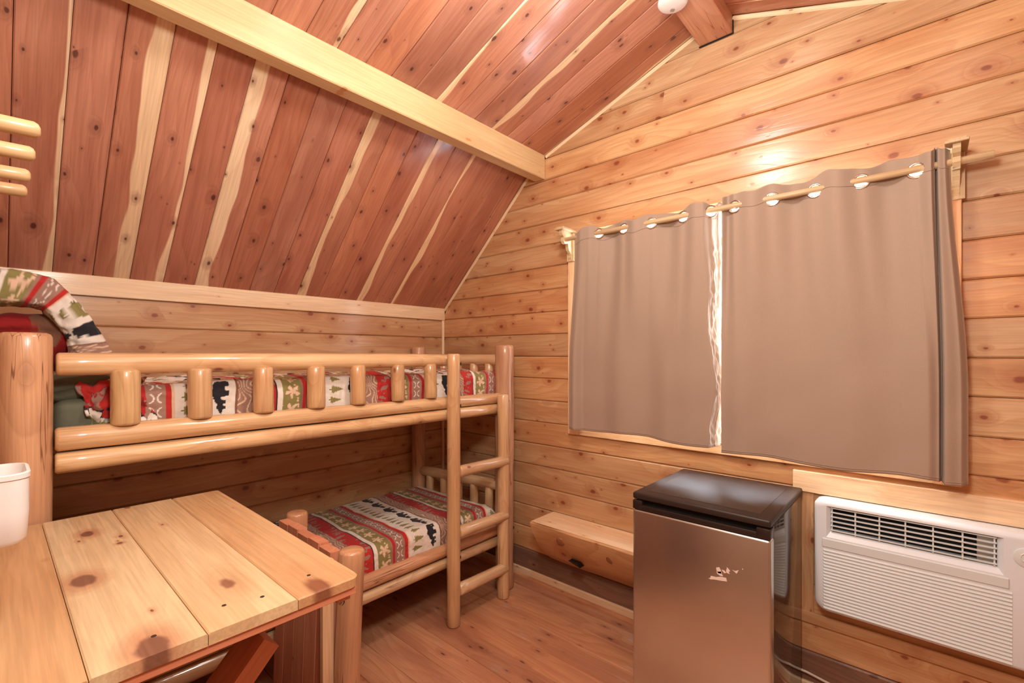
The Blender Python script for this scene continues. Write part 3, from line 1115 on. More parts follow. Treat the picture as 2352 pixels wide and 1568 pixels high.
def crumple():
    """the rolled back hem of the upper quilt, hanging in folds beside the first spindle"""
    n, m = 90, 60
    s = np.linspace(0, 1, n)
    q = np.linspace(0, 1, m)
    S, Q = np.meshgrid(s, q, indexing='ij')
    # S runs from the mattress top down the front; Q runs along Y
    Y = -2.085 + 0.150 * Q + 0.045 * S + 0.010 * np.sin(S * 9) + 0.008 * np.sin(Q * 7 + S * 4)
    X = 0.655 + 0.110 * np.sin(np.clip(S * 1.9, 0, 1.57)) + 0.012 * np.sin(Q * 16 + S * 5) * S + 0.006 * np.sin(S * 21)
    Z = 1.324 - 0.150 * np.clip(S - 0.30, 0, 1) / 0.7 + 0.010 * np.sin(Q * 11 + 1 + S * 3) * (1 - S) - 0.03 * S * (1 - Q)
    X = X + nz(S * 0.2, Q * 0.15, 14.0, 61) * 0.013 * np.clip(S * 2, 0, 1) + nz(S * 0.2, Q * 0.15, 34.0, 62) * 0.004
    Y = Y + nz(S * 0.2, Q * 0.15, 16.0, 63) * 0.012
    cols = quilt_color(0.445 + 0.16 * S - Q * 0.05 + nz(S * 0.2, Q * 0.15, 16.0, 64) * 0.02, Q * 0.15 + S * 0.08)
    o = grid_mesh('turned_back_hem', np.stack([X, Y, Z], -1), 'fabric', cols=cols, flip=True)
    md = o.modifiers.new('thick', 'SOLIDIFY')
    md.thickness = 0.008
    return o


ch = crumple()
tag(ch, 'crumpled red and white quilt hem turned back beside the first spindle of the upper bunk', 'quilt')

# ------------------------------------------------------------------ table on the near wall
TZ = 0.93
tb = root('wall_table', 'pine board counter table with a rounded front corner beside the log bunk', 'table', (1.32, -2.02, 0))
TX0, TX1 = 0.862, 1.800
seams = [RY + 0.002, -2.157, -2.007, -1.857, -1.724]
tints = [(0.90, 0.72, 0.60), (1.04, 1.02, 1.0), (1.05, 1.02, 0.98), (0.94, 0.78, 0.67)]
for i in range(4):
    a, b = seams[i], seams[i + 1]
    x0 = TX0
    if i < 3:
        board('table_board', 'table_knotty' if i == 1 else 'table', tb, frame((0, (a + b) / 2, TZ), (1, 0, 0), (0, 0, 1)), x0, TX1, b - a, 0.021, ch=0.0025,
              tint=tints[i], gap=0.0006)
    else:
        # last board has a rounded corner
        w = b - a
        out = [(TX0, -w / 2 + 0.0006), (TX1, -w / 2 + 0.0006)]
        r = 0.022
        for k in range(7):
            an = k / 6 * math.pi / 2
            out.append((TX1 - r + r * math.cos(an), w / 2 - r + r * math.sin(an)))
        out.append((TX0 + 0.006, w / 2))
        out.append((TX0, w / 2 - 0.006))
        n = len(out)
        cx_, cy_ = (TX0 + TX1) / 2, 0
        ins = [(x + (0.003 if x < cx_ else -0.003), yv + (0.003 if yv < 0 else -0.003)) for x, yv in out]
        v = [(x, yv, 0) for x, yv in ins] + [(x, yv, -0.003) for x, yv in out] + [(x, yv, -0.021) for x, yv in out]
        f = [tuple(range(n))]
        for lvl in (0, 1):
            for k in range(n):
                k2 = (k + 1) % n
                f.append((lvl * n + k2, lvl * n + k, (lvl + 1) * n + k, (lvl + 1) * n + k2))
        f.append(tuple(range(2 * n, 3 * n))[::-1])
        link('table_board', v, f, 'table', tb, frame((0, (a + b) / 2, TZ), (1, 0, 0), (0, 0, 1)), tint=tints[i])
# edging and apron below the boards
box('apron', 'redwood', (1.777, RY + 0.002, 0.893), (1.797, -1.733, TZ - 0.0215), tb, 0.001, 1, tint=(0.97, 0.86, 0.76))
box('apron', 'redwood', (TX0 + 0.003, RY + 0.002, 0.893), (TX0 + 0.023, -1.733, TZ - 0.0215), tb, 0.001, 1)
box('cleat', 'redwood', (TX0 + 0.024, -1.765, 0.875), (1.776, -1.735, TZ - 0.0215), tb, 0.001, 1)
box('cleat', 'redwood', (TX0 + 0.024, RY + 0.002, 0.845), (1.776, RY + 0.04, TZ - 0.0215), tb, 0.001, 1)


def brace(xa, xb):
    # 2x4 rising at 47 degrees from the wall towards the table's edge
    a = math.radians(47)
    d = Vector((0, math.cos(a), math.sin(a)))
    nn = Vector((0, -math.sin(a), math.cos(a)))
    top = Vector((0, -1.868, 0.802))
    L = (top.y - RY - 0.045) / d.y
    p0 = top - d * L
    v = []
    for pt in (p0, top):
        for k in (0, -0.040):
            for xx in (xa, xb):
                q = pt + nn * k
                v.append(Vector((xx, q.y, q.z)))
    # express with local X along the brace
    m = frame(Vector(((xa + xb) / 2, p0.y, p0.z)), d, nn)
    mi = m.inverted()
    v = [mi @ q for q in v]
    f = [(0, 1, 3, 2), (4, 6, 7, 5), (0, 4, 5, 1), (2, 3, 7, 6), (0, 2, 6, 4), (1, 5, 7, 3)]
    link('brace', v, f, 'redwood', tb, m)
    box('brace_block', 'redwood', (xa, RY + 0.002, 0.22), (xb, RY + 0.046, 0.845), tb, 0.001, 1)
    box('cleat', 'redwood', (xa + 0.01, RY + 0.045, 0.806), (xb - 0.03, -1.79, 0.893), tb, 0.001, 1)


brace(1.575, 1.664)
brace(0.96, 1.04)
# filled screw holes on the boards
for (x, yv) in ((1.72, -1.80), (1.74, -1.90), (1.72, -1.96), (1.74, -2.07)):
    v, f = lathe_mesh([(0.004, 0.0), (0.004, 0.0006), (0.002, 0.0007)], 10)
    link('screw_plug', v, f, 'hole', tb, Matrix.Translation((x, yv, TZ)))

# ------------------------------------------------------------------ log panel at the table's end
chr_ = root('log_panel', 'low two-post log panel of vertical boards between the table end and the lower bunk', 'panel', (1.13, -1.5, 0))
for (xa, ya) in ((1.366, -1.502), (0.892, -1.466)):
    log('post', (xa - 0.01, ya - 0.028, 0), (xa, ya, 0.795), 0.0385, chr_, mat='logdark', wob=0.03, tint=(1.08, 1.02, 0.96))
log('cross_rail', (0.93, -1.478, 0.655), (1.33, -1.505, 0.655), 0.024, chr_)
log('cross_rail', (0.93, -1.485, 0.39), (1.33, -1.512, 0.39), 0.024, chr_)
log('cross_rail', (0.925, -1.492, 0.12), (1.325, -1.522, 0.12), 0.024, chr_)
xs0 = np.linspace(0.893, 1.318, 6)
for i in range(5):
    xa, xb = xs0[i], xs0[i + 1]
    xm = (xa + xb) / 2
    ym = -1.530 - 0.012 * (xm - 0.9) / 0.4
    m = frame((xm, ym - 0.030, 0.05), Vector((0.0, 0.028, 0.795)), (0, -1, 0))
    board('back_board', 'redwood', chr_, m, 0, 0.732 + 0.006 * (i % 2), xb - xa, 0.034, ch=0.004, tint=(1.0 - 0.03 * (i % 3), 0.96, 0.88), gap=0.002)  # darker reddish wood stands in for the shade under the table
box('side_stile', 'trim', (1.322, -1.583, 0.05), (1.340, -1.548, 0.772), chr_, 0.001, 1, tint=(0.98, 0.86, 0.76))
for z, x, yv in ((0.654, 1.372, -1.542), (0.390, 1.367, -1.552)):
    rot = Vector((0, 0, 1)).rotation_difference(Vector((0.18, -1, 0.02)).normalized()).to_matrix().to_4x4()
    v, f = lathe_mesh([(0.0155, -0.004), (0.0155, 0.0012), (0.0140, 0.0016), (0.0135, -0.003)], 20)
    h = link('bolt_hole', v, f, 'hole', chr_, Matrix.Translation((x, yv, z)) @ rot)
    v, f = lathe_mesh([(0.0095, -0.002), (0.0095, 0.0040), (0.0080, 0.0055), (0.003, 0.0062)], 16)
    link('bolt', v, f, 'bolt', h, Matrix.Translation((x, yv, z)) @ rot, smooth=True, auto=30)

# ------------------------------------------------------------------ split log bench along the window wall
bn = root('split_log_bench', 'half-log bench fixed along the wall under the curtained window, left of the fridge', 'bench', (1.4, -0.1, 0))
xs_ = np.linspace(0, 0.795, 60)
prof = [(0.0, 0.457), (-0.218, 0.457), (-0.229, 0.450), (-0.226, 0.425), (-0.205, 0.375), (-0.165, 0.315), (-0.105, 0.25), (-0.045, 0.20), (-0.002, 0.176)]
v, f = [], []
for x in xs_:
    for j, (yy, zz) in enumerate(prof):
        k = 0.010 * math.sin(x * 7 + 1.0) + 0.006 * math.sin(x * 17)
        e = 1 if j in (1, 2, 3, 4) else 0
        xx = x
        if x == 0:
            xx = 0.0 + 0.05 * max(0, (0.457 - zz)) / 0.28
        v.append((xx, yy + (k + 0.02 * (x / 0.8)) * e, zz - (0.004 * math.sin(x * 9) if j > 2 and j < 8 else 0)))
n = len(prof)
for i in range(len(xs_) - 1):
    for j in range(n - 1):
        f.append((i * n + j, i * n + j + 1, (i + 1) * n + j + 1, (i + 1) * n + j))
f.append(tuple(range(n))[::-1])
f.append(tuple(range((len(xs_) - 1) * n, len(xs_) * n)))
o = link('half_log', v, [g[::-1] for g in f], 'pine', bn, Matrix.Translation((1.022, 0, 0)), smooth=True, auto=28, tint=(1.0, 0.94, 0.86))
box('bench_top', 'trim', (1.026, -0.213, 0.4565), (1.815, -0.001, 0.4600), bn, 0.001, 1, tint=(1.0, 0.96, 0.92))
for (x, z) in ((1.225, 0.392), (1.52, 0.375)):
    rot = Vector((0, 0, 1)).rotation_difference(Vector((0.1, -1, -0.45)).normalized()).to_matrix().to_4x4()
    v, f = lathe_mesh([(0.026, -0.01), (0.026, 0.001), (0.022, 0.004), (0.008, 0.006)], 20)
    link('knot', v, f, 'logdark', bn, Matrix.Translation((x, -0.207 if x < 1.3 else -0.190, z)) @ rot, smooth=True, tint=(0.66, 0.48, 0.38))
v = [(1.255, -0.178, 0.290), (1.318, -0.160, 0.262), (1.315, -0.178, 0.287), (1.255, -0.12, 0.290), (1.318, -0.10, 0.262), (1.315, -0.12, 0.287)]
o = link('bracket_slot', v, [(0, 1, 2), (3, 5, 4), (0, 3, 4, 1), (1, 4, 5, 2), (2, 5, 3, 0)], 'iron', bn)

# ------------------------------------------------------------------ fridge
FX0, FX1, FY = 1.820, 2.316, -0.540
fr = root('mini_fridge', 'waist-high fridge with a bronze steel door and black top under the window', 'fridge', (2.07, -0.27, 0))
box('cabinet', 'cabinet', (FX0 + 0.004, FY + 0.055, 0.018), (FX1 - 0.004, -0.028, 0.822), fr, 0.006)
box('top_panel', 'blacktop', (FX0, FY, 0.826), (FX1, -0.024, 0.852), fr, 0.007, 3)
box('top_inset', 'blacktop', (FX0 + 0.045, FY + 0.05, 0.8523), (FX1 - 0.045, -0.07, 0.8532), fr, 0.0004, 1)
door = box('door', 'steel', (FX0, FY, 0.02), (FX1, FY + 0.050, 0.786), fr, 0.010, 3)
box('door_gasket', 'black', (FX0 + 0.006, FY + 0.0505, 0.03), (FX1 - 0.006, FY + 0.0545, 0.815), fr)
# black handle cap with a recessed grip
cap = []
z0, z1 = 0.786, 0.822
box('handle_cap', 'black', (FX0, FY, z0), (FX0 + 0.040, FY + 0.050, z1), door, 0.004)
box('handle_cap', 'black', (FX1 - 0.045, FY, z0), (FX1, FY + 0.050, z1), door, 0.004)
box('handle_grip', 'black', (FX0 + 0.038, FY, z0), (FX1 - 0.043, FY + 0.012, z0 + 0.020), door, 0.003)
box('handle_recess', 'dark', (FX0 + 0.038, FY + 0.030, z0), (FX1 - 0.043, FY + 0.050, z1 + 0.002), fr)
for x in (FX0 + 0.04, FX1 - 0.06):
    for yy in (FY + 0.09, -0.09):
        v, f = lathe_mesh([(0.014, 0.0), (0.016, 0.004), (0.012, 0.022)], 14)
        link('foot', v, f, 'black', fr, Matrix.Translation((x, yy, 0)))
box('hinge', 'black', (FX1 - 0.035, FY + 0.02, 0.8215), (FX1 - 0.006, FY + 0.075, 0.8265), fr, 0.001, 1)
# paper residue of a torn sticker
shapes = [[(645, 1303), (652, 1302), (656, 1310), (658, 1317), (650, 1316), (646, 1310)],
          [(646, 1312), (656, 1312), (657, 1316), (661, 1323), (655, 1322), (647, 1317)],
          [(657, 1308), (664, 1310), (668, 1315), (664, 1316)], [(668, 1311), (670, 1302), (677, 1311), (674, 1313), (676, 1318), (669, 1315)],
          [(682, 1308), (688, 1311), (697, 1309), (692, 1317)], [(705, 1305), (707, 1306), (707, 1308), (705, 1308)],
          [(627, 1327), (631, 1327), (633, 1322), (645, 1325), (655, 1324), (668, 1327), (670, 1335), (655, 1333), (640, 1330), (632, 1330)]]


def pix(u, vv, ypl):
    fw = Vector((-math.sin(TH), math.cos(TH), 0))
    rt = Vector((math.cos(TH), math.sin(TH), 0))
    D = fw + rt * ((u - 1176) / 1071) + Vector((0, 0, (814 - vv) / 1071))
    return CAM + D * ((ypl - CAM.y) / D.y)


v, f = [], []
for s_ in shapes:
    b = len(v)
    n = len(s_)
    for yy in (FY - 0.0006, FY + 0.0003):
        for (px, py) in s_:
            q = pix(1000 + px, py, FY)
            v.append((q.x, yy, q.z))
    f.append(tuple(range(b, b + n)))
    for k in range(n):
        f.append((b + k, b + (k + 1) % n, b + n + (k + 1) % n, b + n + k))
link('sticker_residue', v, f, 'residue', door)

cd = tube('power_cord', [(2.20, -0.018, 0.115), (2.26, -0.016, 0.100), (2.33, -0.018, 0.098), (2.40, -0.02, 0.088), (2.5, -0.02, 0.075), (2.62, -0.02, 0.07)], 0.005, 'cord')
tag(cd, 'pale power cord running along the wall behind the fridge', 'cord')

# ------------------------------------------------------------------ air conditioner
ac = root('air_conditioner', 'white through-wall air conditioner with a grille and fine louvers right of the fridge', 'air conditioner', (2.9, -0.05, 0.4))
AX0, AX1, AYF = 2.366, 3.44, -0.092


def rounded_panel(name, x0, x1, z0, z1, yf, yb, r, mat, parent, bev=0.02, n=7):
    loop = []
    for (cx_, cz_, a0) in ((x1 - r, z1 - r * 0.4, 0), (x0 + r, z1 - r * 0.4, 90), (x0 + r, z0 + r, 180), (x1 - r, z0 + r, 270)):
        rz = r * 0.4 if cz_ > (z0 + z1) / 2 else r
        for k in range(n):
            a = math.radians(a0 + 90 * k / (n - 1))
            loop.append((cx_ + r * math.cos(a), cz_ + rz * math.sin(a)))
    cx_, cz_ = (x0 + x1) / 2, (z0 + z1) / 2
    rings = []
    for (dep, ins) in ((yb, 0.0), (yf + bev, 0.0), (yf + bev * 0.45, bev * 0.16), (yf + bev * 0.12, bev * 0.5), (yf, bev)):
        rg = []
        for (x, z) in loop:
            sx = -1 if x > cx_ else 1
            sz = -1 if z > cz_ else 1
            fx = min(1, abs(x - (x1 if x > cx_ else x0)) / max(r, 1e-6))
            rg.append((x + sx * ins * (1 - 0 * fx), dep, z + sz * ins))
        rings.append(rg)
    v = [p for rg in rings for p in rg]
    N = len(loop)
    f = []
    for i in range(len(rings) - 1):
        for k in range(N):
            k2 = (k + 1) % N
            f.append((i * N + k, i * N + k2, (i + 1) * N + k2, (i + 1) * N + k))
    f.append(tuple(range(N))[::-1])
    return link(name, v, f, mat, parent, smooth=True, auto=35), rings


# body: everything but the grille zone; front built as strips so that the opening is a real recess
OX0, OX1, OZ0, OZ1 = 2.419, 2.868, 0.714, 0.812


def ac_body():
    import bmesh
    o, rings = rounded_panel('body', AX0, AX1, 0.402, 0.834, AYF, -0.0, 0.045, 'white', ac, bev=0.0165)
    me = o.data
    bm = bmesh.new()
    bm.from_mesh(me)
    bm.normal_update()
    ff = rings[-1]
    N = len(ff)
    # front face with a hole bridged by triangles fan from a rectangle
    base = [vv for vv in bm.verts][-N:]
    hx0, hx1, hz0, hz1 = OX0 - 0.012, OX1 + 0.014, OZ0 - 0.020, OZ1 + 0.0015
    corners = [(hx1, hz1), (hx0, hz1), (hx0, hz0), (hx1, hz0)]
    hv = [bm.verts.new((x, AYF, z)) for x, z in corners]
    ix = [vv for vv in bm.verts]
    q = N // 4
    for c in range(4):
        for k in range(q - 1):
            bm.faces.new((base[c * q + k], base[c * q + k + 1], hv[c]))
        a = base[c * q + q - 1]
        b = base[(c * q + q) % N]
        bm.faces.new((a, b, hv[(c + 1) % 4], hv[c]))
    # bevelled recess
    iv = [bm.verts.new((x, AYF + 0.016, z)) for x, z in ((OX1, OZ1), (OX0, OZ1), (OX0, OZ0), (OX1, OZ0))]
    dv = [bm.verts.new((x, AYF + 0.075, z)) for x, z in ((OX1, OZ1), (OX0, OZ1), (OX0, OZ0), (OX1, OZ0))]
    for c in range(4):
        c2 = (c + 1) % 4
        bm.faces.new((hv[c], hv[c2], iv[c2], iv[c]))
        bm.faces.new((iv[c], iv[c2], dv[c2], dv[c]))
    bmesh.ops.recalc_face_normals(bm, faces=bm.faces)
    bm.to_mesh(me)
    bm.free()
    me.polygons.foreach_set('use_smooth', [True] * len(me.polygons))
    me.set_sharp_from_angle(angle=math.radians(30))


ac_body()
box('grille_back', 'dark', (OX0 + 0.001, AYF + 0.058, OZ0 + 0.001), (OX1 - 0.001, AYF + 0.074, OZ1 - 0.001), ac)
box('inner_duct', 'offwhite', (OX1 - 0.045, AYF + 0.035, OZ0 + 0.002), (OX1 - 0.002, AYF + 0.057, OZ1 - 0.002), ac)
for k in range(6):
    z = 0.8075 - k * 0.0170
    box('grille_bar', 'offwhite', (OX0 + 0.001, AYF + 0.006, z - 0.0022), (OX1 - 0.001, AYF + 0.016, z + 0.0014), ac)
for x in (2.4235, 2.4967, 2.568, 2.6409, 2.7141, 2.7874, 2.8620):
    box('grille_post', 'offwhite', (x - 0.0022, AYF + 0.010, OZ0), (x + 0.0022, AYF + 0.024, OZ1), ac)
# raised intake panel with louvers
box('intake_panel', 'offwhite', (2.393, AYF - 0.004, 0.655), (2.894, AYF + 0.004, 0.688), ac, 0.002, 1)
nl = 19
for k in range(nl):
    z = 0.650 - k * 0.0124
    # wedge louver
    x0, x1 = 2.393, 2.900
    pr = [(AYF + 0.003, z - 0.0118), (AYF - 0.0045, z - 0.0095), (AYF - 0.0035, z - 0.0070), (AYF + 0.003, z - 0.0005)]
    v = [(x0 + 0.006 * (p[0] < AYF), p[0], p[1]) for p in pr] + [(x1, p[0], p[1]) for p in pr]
    f = [(0, 1, 5, 4), (1, 2, 6, 5), (2, 3, 7, 6), (3, 0, 4, 7), (3, 2, 1, 0), (4, 5, 6, 7)]
    link('louver', v, [g[::-1] for g in f], 'offwhite', ac)
# round badge
bx, bz = 2.932, 0.764
rotb = Matrix.Translation((bx, AYF, bz)) @ Matrix.Rotation(math.pi / 2, 4, 'X')
v, f = lathe_mesh([(0.030, -0.001), (0.0305, 0.0020), (0.027, 0.0036), (0.004, 0.0036)], 36)
bd = link('badge', v, f, 'offwhite', ac, rotb, smooth=True, auto=30)
ang = [math.radians(a) for a in range(20, 345, 12)]
tube('emblem', [(bx + 0.014 * math.cos(a), AYF - 0.0042, bz + 0.014 * math.sin(a)) for a in ang] + [(bx + 0.006, AYF - 0.0042, bz - 0.004)], 0.0016, 'vinyl', bd, 6)
box('control_panel', 'offwhite', (3.05, AYF - 0.003, 0.70), (3.36, AYF + 0.004, 0.80), ac, 0.002, 1)

# ------------------------------------------------------------------ curtains, rod, brackets
ZROD, YROD = 2.047, -0.092
rod = root('curtain_rod', 'pale round wooden rod carrying the brown curtains', 'curtain rod', (1.14, YROD, ZROD))
v, f = lathe_mesh([(0.0115, 0), (0.0125, 0.001), (0.0125, 1.722), (0.0115, 1.723)], 18)
m = frame((1.138, YROD, ZROD), (1, 0, 0), (0, 0, 1)) @ Matrix.Rotation(math.pi / 2, 4, 'Y')
v = [(z, x, yv) for (x, yv, z) in v]
link('dowel', v, f, 'rod', rod, frame((1.138, YROD, ZROD), (1, 0, 0), (0, 0, 1)), smooth=True, auto=60)


def bracket(x0, label):
    r_ = root('curtain_bracket', label, 'bracket', (x0, -0.022, 1.95), group='scrolled wooden rod brackets')
    w = 0.020
    # scroll outline in (Y,Z)
    out = [(-0.022, 1.945), (-0.034, 1.945), (-0.040, 1.955), (-0.036, 1.968), (-0.044, 1.980), (-0.060, 1.992), (-0.066, 2.008),
           (-0.070, 2.028), (-0.084, 2.024), (-0.104, 2.026), (-0.112, 2.040), (-0.110, 2.058), (-0.122, 2.068), (-0.130, 2.082), (-0.130, 2.096), (-0.022, 2.096)]
    n = len(out)
    v = [(x0 - w / 2, yv, z) for yv, z in out] + [(x0 + w / 2, yv, z) for yv, z in out]
    f = [tuple(range(n))[::-1], tuple(range(n, 2 * n))]
    f += [(k, (k + 1) % n, (k + 1) % n + n, k + n)[::-1] for k in range(n)]
    f = [tuple(g[::-1]) for g in f]
    link('scroll_arm', v, f, 'rod', r_)
    box('top_shelf', 'rod', (x0 - 0.030, -0.145, 2.0962), (x0 + 0.030, -0.001, 2.1062), r_, 0.002, 1)
    box('top_shelf_lip', 'rod', (x0 - 0.024, -0.136, 2.1064), (x0 + 0.024, -0.001, 2.1130), r_, 0.001, 1)
    box('back_plate', 'rod', (x0 - 0.024, -0.034, 1.935), (x0 + 0.024, -0.0225, 2.0958), r_, 0.001, 1)
    return r_


bracket(1.168, 'scrolled pale wooden bracket at the left end of the curtain rod')
bracket(2.772, 'scrolled pale wooden bracket at the right end of the curtain rod')


def interp(xs, pts):
    a = np.array(pts)
    # smooth cosine interpolation between control points
    out = np.zeros_like(xs)
    idx = np.clip(np.searchsorted(a[:, 0], xs) - 1, 0, len(a) - 2)
    x0, x1 = a[idx, 0], a[idx + 1, 0]
    k = np.clip((xs - x0) / (x1 - x0), 0, 1)
    k = (1 - np.cos(np.pi * k)) / 2
    return a[idx, 1] + (a[idx + 1, 1] - a[idx, 1]) * k


def curtain(name, label, path_top, path_bot, zt, zb, holes, seed, group, edge=False):
    """path_*: list of (s, x, y) control points at the rod and at the hem; s is 0..1"""
    r_ = root(name, label, 'curtain', (path_top[len(path_top) // 2][1], YROD, zb), group)
    nu, nvv = 340, 190
    s = np.linspace(0, 1, nu)
    pt, pb = np.array(path_top), np.array(path_bot)

    def ev(p, col):
        y = interp(s, p[:, [0, col]]) if col == 2 else np.interp(s, p[:, 0], p[:, col])
        return y
    xt, yt, xb, yb_ = ev(pt, 1), ev(pt, 2), ev(pb, 1), ev(pb, 2)
    k = np.linspace(0, 1, nvv)
    K, Sg = np.meshgrid(k, s)
    e = np.clip(K * 1.35, 0, 1)
    e = e * e * (3 - 2 * e)
    X = xt[:, None] * (1 - e) + xb[:, None] * e
    Y = yt[:, None] * (1 - e) + yb_[:, None] * e
    zs = zt + 0.008 * np.sin(s * 31 + seed) + 0.004 * np.sin(s * 60)
    Z = zs[:, None] * (1 - K) + (zb + 0.006 * np.sin(s * 12 + seed)[:, None]) * K
    Y = Y + nz(Sg * 0.75, K * 1.1, 1.6, seed) * 0.006 * K + nz(Sg * 0.75 + K * 0.5, K * 0.4, 3.5, seed + 4) * 0.0025 * K
    if edge:
        sm = lambda a, b, q: np.clip((q - a) / (b - a), 0, 1)
        bump = np.exp(-((K - 0.74) / 0.13) ** 2) + 0.35 * np.exp(-((K - 0.3) / 0.1) ** 2)
        X = X + 0.030 * bump * sm(0.80, 0.88, Sg) * (1 - sm(0.96, 1.0, Sg))
        cr = sm(0.865, 0.90, Sg) * sm(0.07, 0.2, K)
        X = X + cr * (nz(K * 2.0 + Sg * 1.2, Sg * 4.0, 4.5, 77) * 0.006 + nz(K * 2.0, Sg * 6.0, 9.0, 78) * 0.003)
    Y = np.minimum(Y, -0.026)
    Pts = np.stack([X, Y, Z], -1)
    keep = np.ones((nu - 1, nvv - 1), bool)
    Xc = (X[:-1, :-1] + X[1:, 1:]) / 2
    Yc = (Y[:-1, :-1] + Y[1:, 1:]) / 2
    Zc = (Z[:-1, :-1] + Z[1:, 1:]) / 2
    ringinfo = []
    for hs in holes:
        i = int(np.argmin(np.abs(xt - hs) + (np.arange(nu) < 0)))
        tx, ty = xt[min(i + 3, nu - 1)] - xt[max(i - 3, 0)], yt[min(i + 3, nu - 1)] - yt[max(i - 3, 0)]
        L = math.hypot(tx, ty)
        tx, ty = tx / L, ty / L
        d = (Xc - xt[i]) * tx + (Yc - yt[i]) * ty
        off = np.abs(-(Xc - xt[i]) * ty + (Yc - yt[i]) * tx)
        rr = np.hypot(d, Zc - (ZROD - 0.004))
        keep[(rr < 0.0235) & (off < 0.03)] = False
        ringinfo.append((xt[i], yt[i], tx, ty))
    nuv = nvv
    ii = (np.arange(nu - 1)[:, None] * nuv + np.arange(nuv - 1)[None, :])
    q = np.stack([ii, ii + 1, ii + nuv + 1, ii + nuv], -1)[keep]
    me = bpy.data.meshes.new('cloth')
    me.from_pydata([tuple(p) for p in Pts.reshape(-1, 3)], [], [tuple(a) for a in q])
    me.polygons.foreach_set('use_smooth', [True] * len(me.polygons))
    me.materials.append(M['curtain'])
    o = bpy.data.objects.new('cloth', me)
    C.objects.link(o)
    place(o, r_, Matrix.Identity(4))
    md = o.modifiers.new('thick', 'SOLIDIFY')
    md.thickness = 0.0016
    # hem seams
    for kk in (0.062, 0.985):
        j = int(kk * nvv)
        tube('seam', [tuple(Pts[a, j] + np.array([0, -0.0012, 0])) for a in range(0, nu, 4)], 0.0011, 'curtain', o, 5)
    for (x, yv, tx, ty) in ringinfo:
        v, f = [], []
        S, T = 28, 8
        nx, ny = ty, -tx
        for a in range(S):
            A = 2 * math.pi * a / S
            for b in range(T):
                B = 2 * math.pi * b / T
                R = 0.0255 + 0.0040 * math.cos(B)
                h_ = 0.0022 * math.sin(B)
                v.append((x + tx * R * math.cos(A) + nx * h_, yv + ty * R * math.cos(A) + ny * h_, ZROD - 0.004 + R * math.sin(A)))
        for a in range(S):
            for b in range(T):
                a2, b2 = (a + 1) % S, (b + 1) % T
                f.append((a * T + b, a2 * T + b, a2 * T + b2, a * T + b2))
        link('grommet', v, f, 'chrome', o, smooth=True)
    return r_


yF, yB = -0.122, -0.060      # cloth in front of and behind the rod
LT = [(0.0, 1.245, -0.055), (0.03, 1.262, -0.060), (0.075, 1.245, -0.10), (0.12, 1.30, yF), (0.20, 1.345, yF), (0.265, 1.393, YROD), (0.345, 1.466, yB), (0.425, 1.539, YROD),
      (0.50, 1.613, yF), (0.575, 1.688, YROD), (0.65, 1.767, yB), (0.725, 1.847, YROD), (0.80, 1.918, -0.125), (0.84, 1.945, -0.122), (0.90, 1.972, YROD), (0.95, 1.990, -0.055), (1.0, 2.001, -0.026)]
LB = [(0.0, 1.215, -0.045), (0.04, 1.235, -0.050), (0.08, 1.195, -0.085), (0.13, 1.235, -0.100), (0.19, 1.275, -0.060), (0.30, 1.39, -0.060), (0.42, 1.52, -0.088),
      (0.55, 1.65, -0.070), (0.68, 1.78, -0.100), (0.80, 1.90, -0.112), (0.865, 1.968, -0.115), (0.93, 1.990, -0.090), (1.0, 2.008, -0.045)]
curtain('curtain', 'narrower taupe curtain panel left of the bright gap', LT, LB, 2.082, 0.985, (1.393, 1.539, 1.688, 1.847, 1.972), 2, 'taupe grommet curtains', edge=True)
RT = [(0.0, 2.018, -0.085), (0.03, 2.036, yB), (0.085, 2.073, YROD), (0.17, 2.146, yF), (0.25, 2.218, YROD), (0.33, 2.294, yB), (0.41, 2.369, YROD), (0.49, 2.442, yF),
      (0.57, 2.515, YROD), (0.65, 2.592, yB), (0.73, 2.670, YROD), (0.80, 2.708, -0.124), (0.84, 2.717, -0.105), (0.87, 2.721, -0.072), (0.905, 2.727, -0.116), (0.95, 2.742, -0.112), (1.0, 2.757, -0.088)]
RB = [(0.0, 2.020, -0.100), (0.10, 2.10, -0.118), (0.22, 2.22, -0.095), (0.34, 2.34, -0.10), (0.48, 2.48, -0.118), (0.60, 2.60, -0.105), (0.72, 2.70, -0.125),
      (0.80, 2.728, -0.108), (0.85, 2.736, -0.070), (0.895, 2.744, -0.118), (0.95, 2.782, -0.105), (1.0, 2.802, -0.070)]
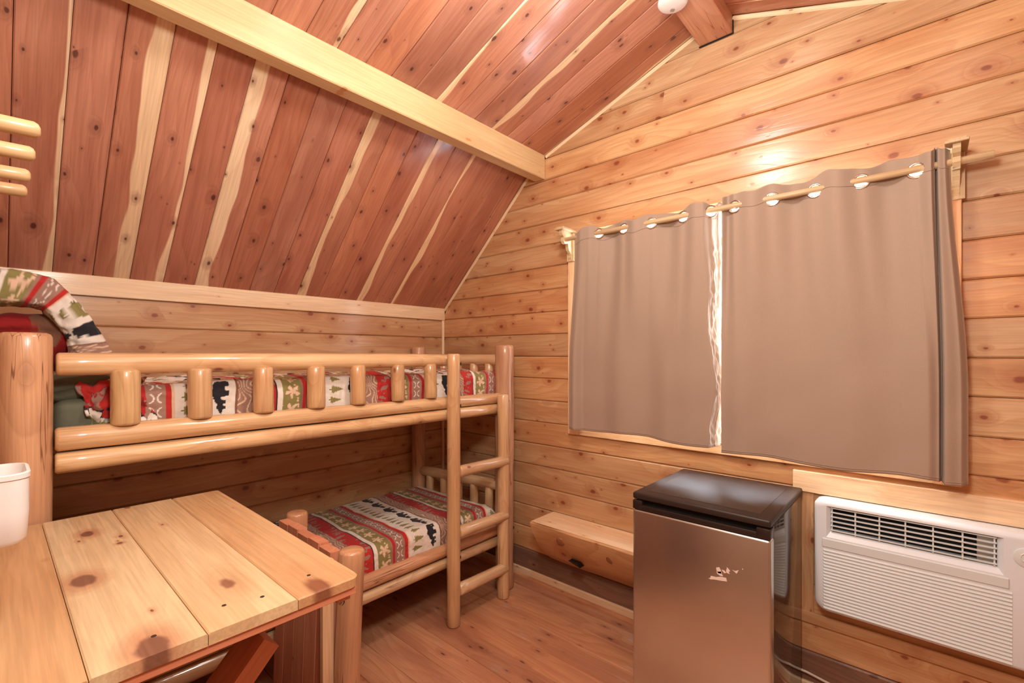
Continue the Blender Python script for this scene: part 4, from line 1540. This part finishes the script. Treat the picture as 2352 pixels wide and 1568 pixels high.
curtain('curtain', 'wider taupe curtain panel right of the bright gap', RT, RB, 2.098, 0.968, (2.073, 2.218, 2.369, 2.515, 2.670), 6, 'taupe grommet curtains')

# ------------------------------------------------------------------ pegs and bin on the near wall (left edge of the picture)
pr_ = root('peg_rail', 'row of four pale wooden coat pegs at the left edge of the picture', 'coat rack', (1.48, RY, 1.74))
box('rail_board', 'trim', (1.20, RY + 0.0005, 1.69), (1.78, RY + 0.020, 1.79), pr_, 0.003, 1)
for x in (1.680, 1.553, 1.408, 1.282):
    log('peg', (x, RY + 0.018, 1.738), (x, -2.200, 1.745), 0.0125, pr_, mat='rod', wob=0.0, bev=0.007, tint=(0.84, 0.72, 0.60))


def bin_():
    r_ = root('storage_bin', 'white open-topped plastic bin fixed to the near wall at the left edge', 'bin', (1.58, -2.28, 1.10))
    x0, x1, y0, y1 = 1.520, 1.640, RY + 0.002, -2.208

    def loop(ins, z, rad=0.028, n=7):
        L = []
        for (cx_, cy_, a0) in ((x1 - rad, y1 - rad, 0), (x0 + rad, y1 - rad, 90), (x0 + rad, y0 + rad, 180), (x1 - rad, y0 + rad, 270)):
            for k in range(n):
                a = math.radians(a0 + 90 * k / (n - 1))
                L.append((cx_ + (rad - ins) * math.cos(a), cy_ + (rad - ins) * math.sin(a), z))
        return L
    rings = [loop(0.022, 1.098), loop(0.010, 1.100), loop(0.004, 1.108), loop(0.0015, 1.15), loop(0.0015, 1.203), loop(0.0, 1.2035), loop(0.0, 1.211),
             loop(0.0015, 1.2125), loop(0.0045, 1.2125), loop(0.006, 1.208), loop(0.008, 1.115), loop(0.02, 1.106)]
    v = [p for r in rings for p in r]
    N = len(rings[0])
    f = []
    for i in range(len(rings) - 1):
        for k in range(N):
            k2 = (k + 1) % N
            f.append((i * N + k, i * N + k2, (i + 1) * N + k2, (i + 1) * N + k))
    f += [tuple(range(N))[::-1], tuple(range((len(rings) - 1) * N, len(rings) * N))]
    link('tub', v, f, 'plastic', r_, smooth=True, auto=40)


bin_()
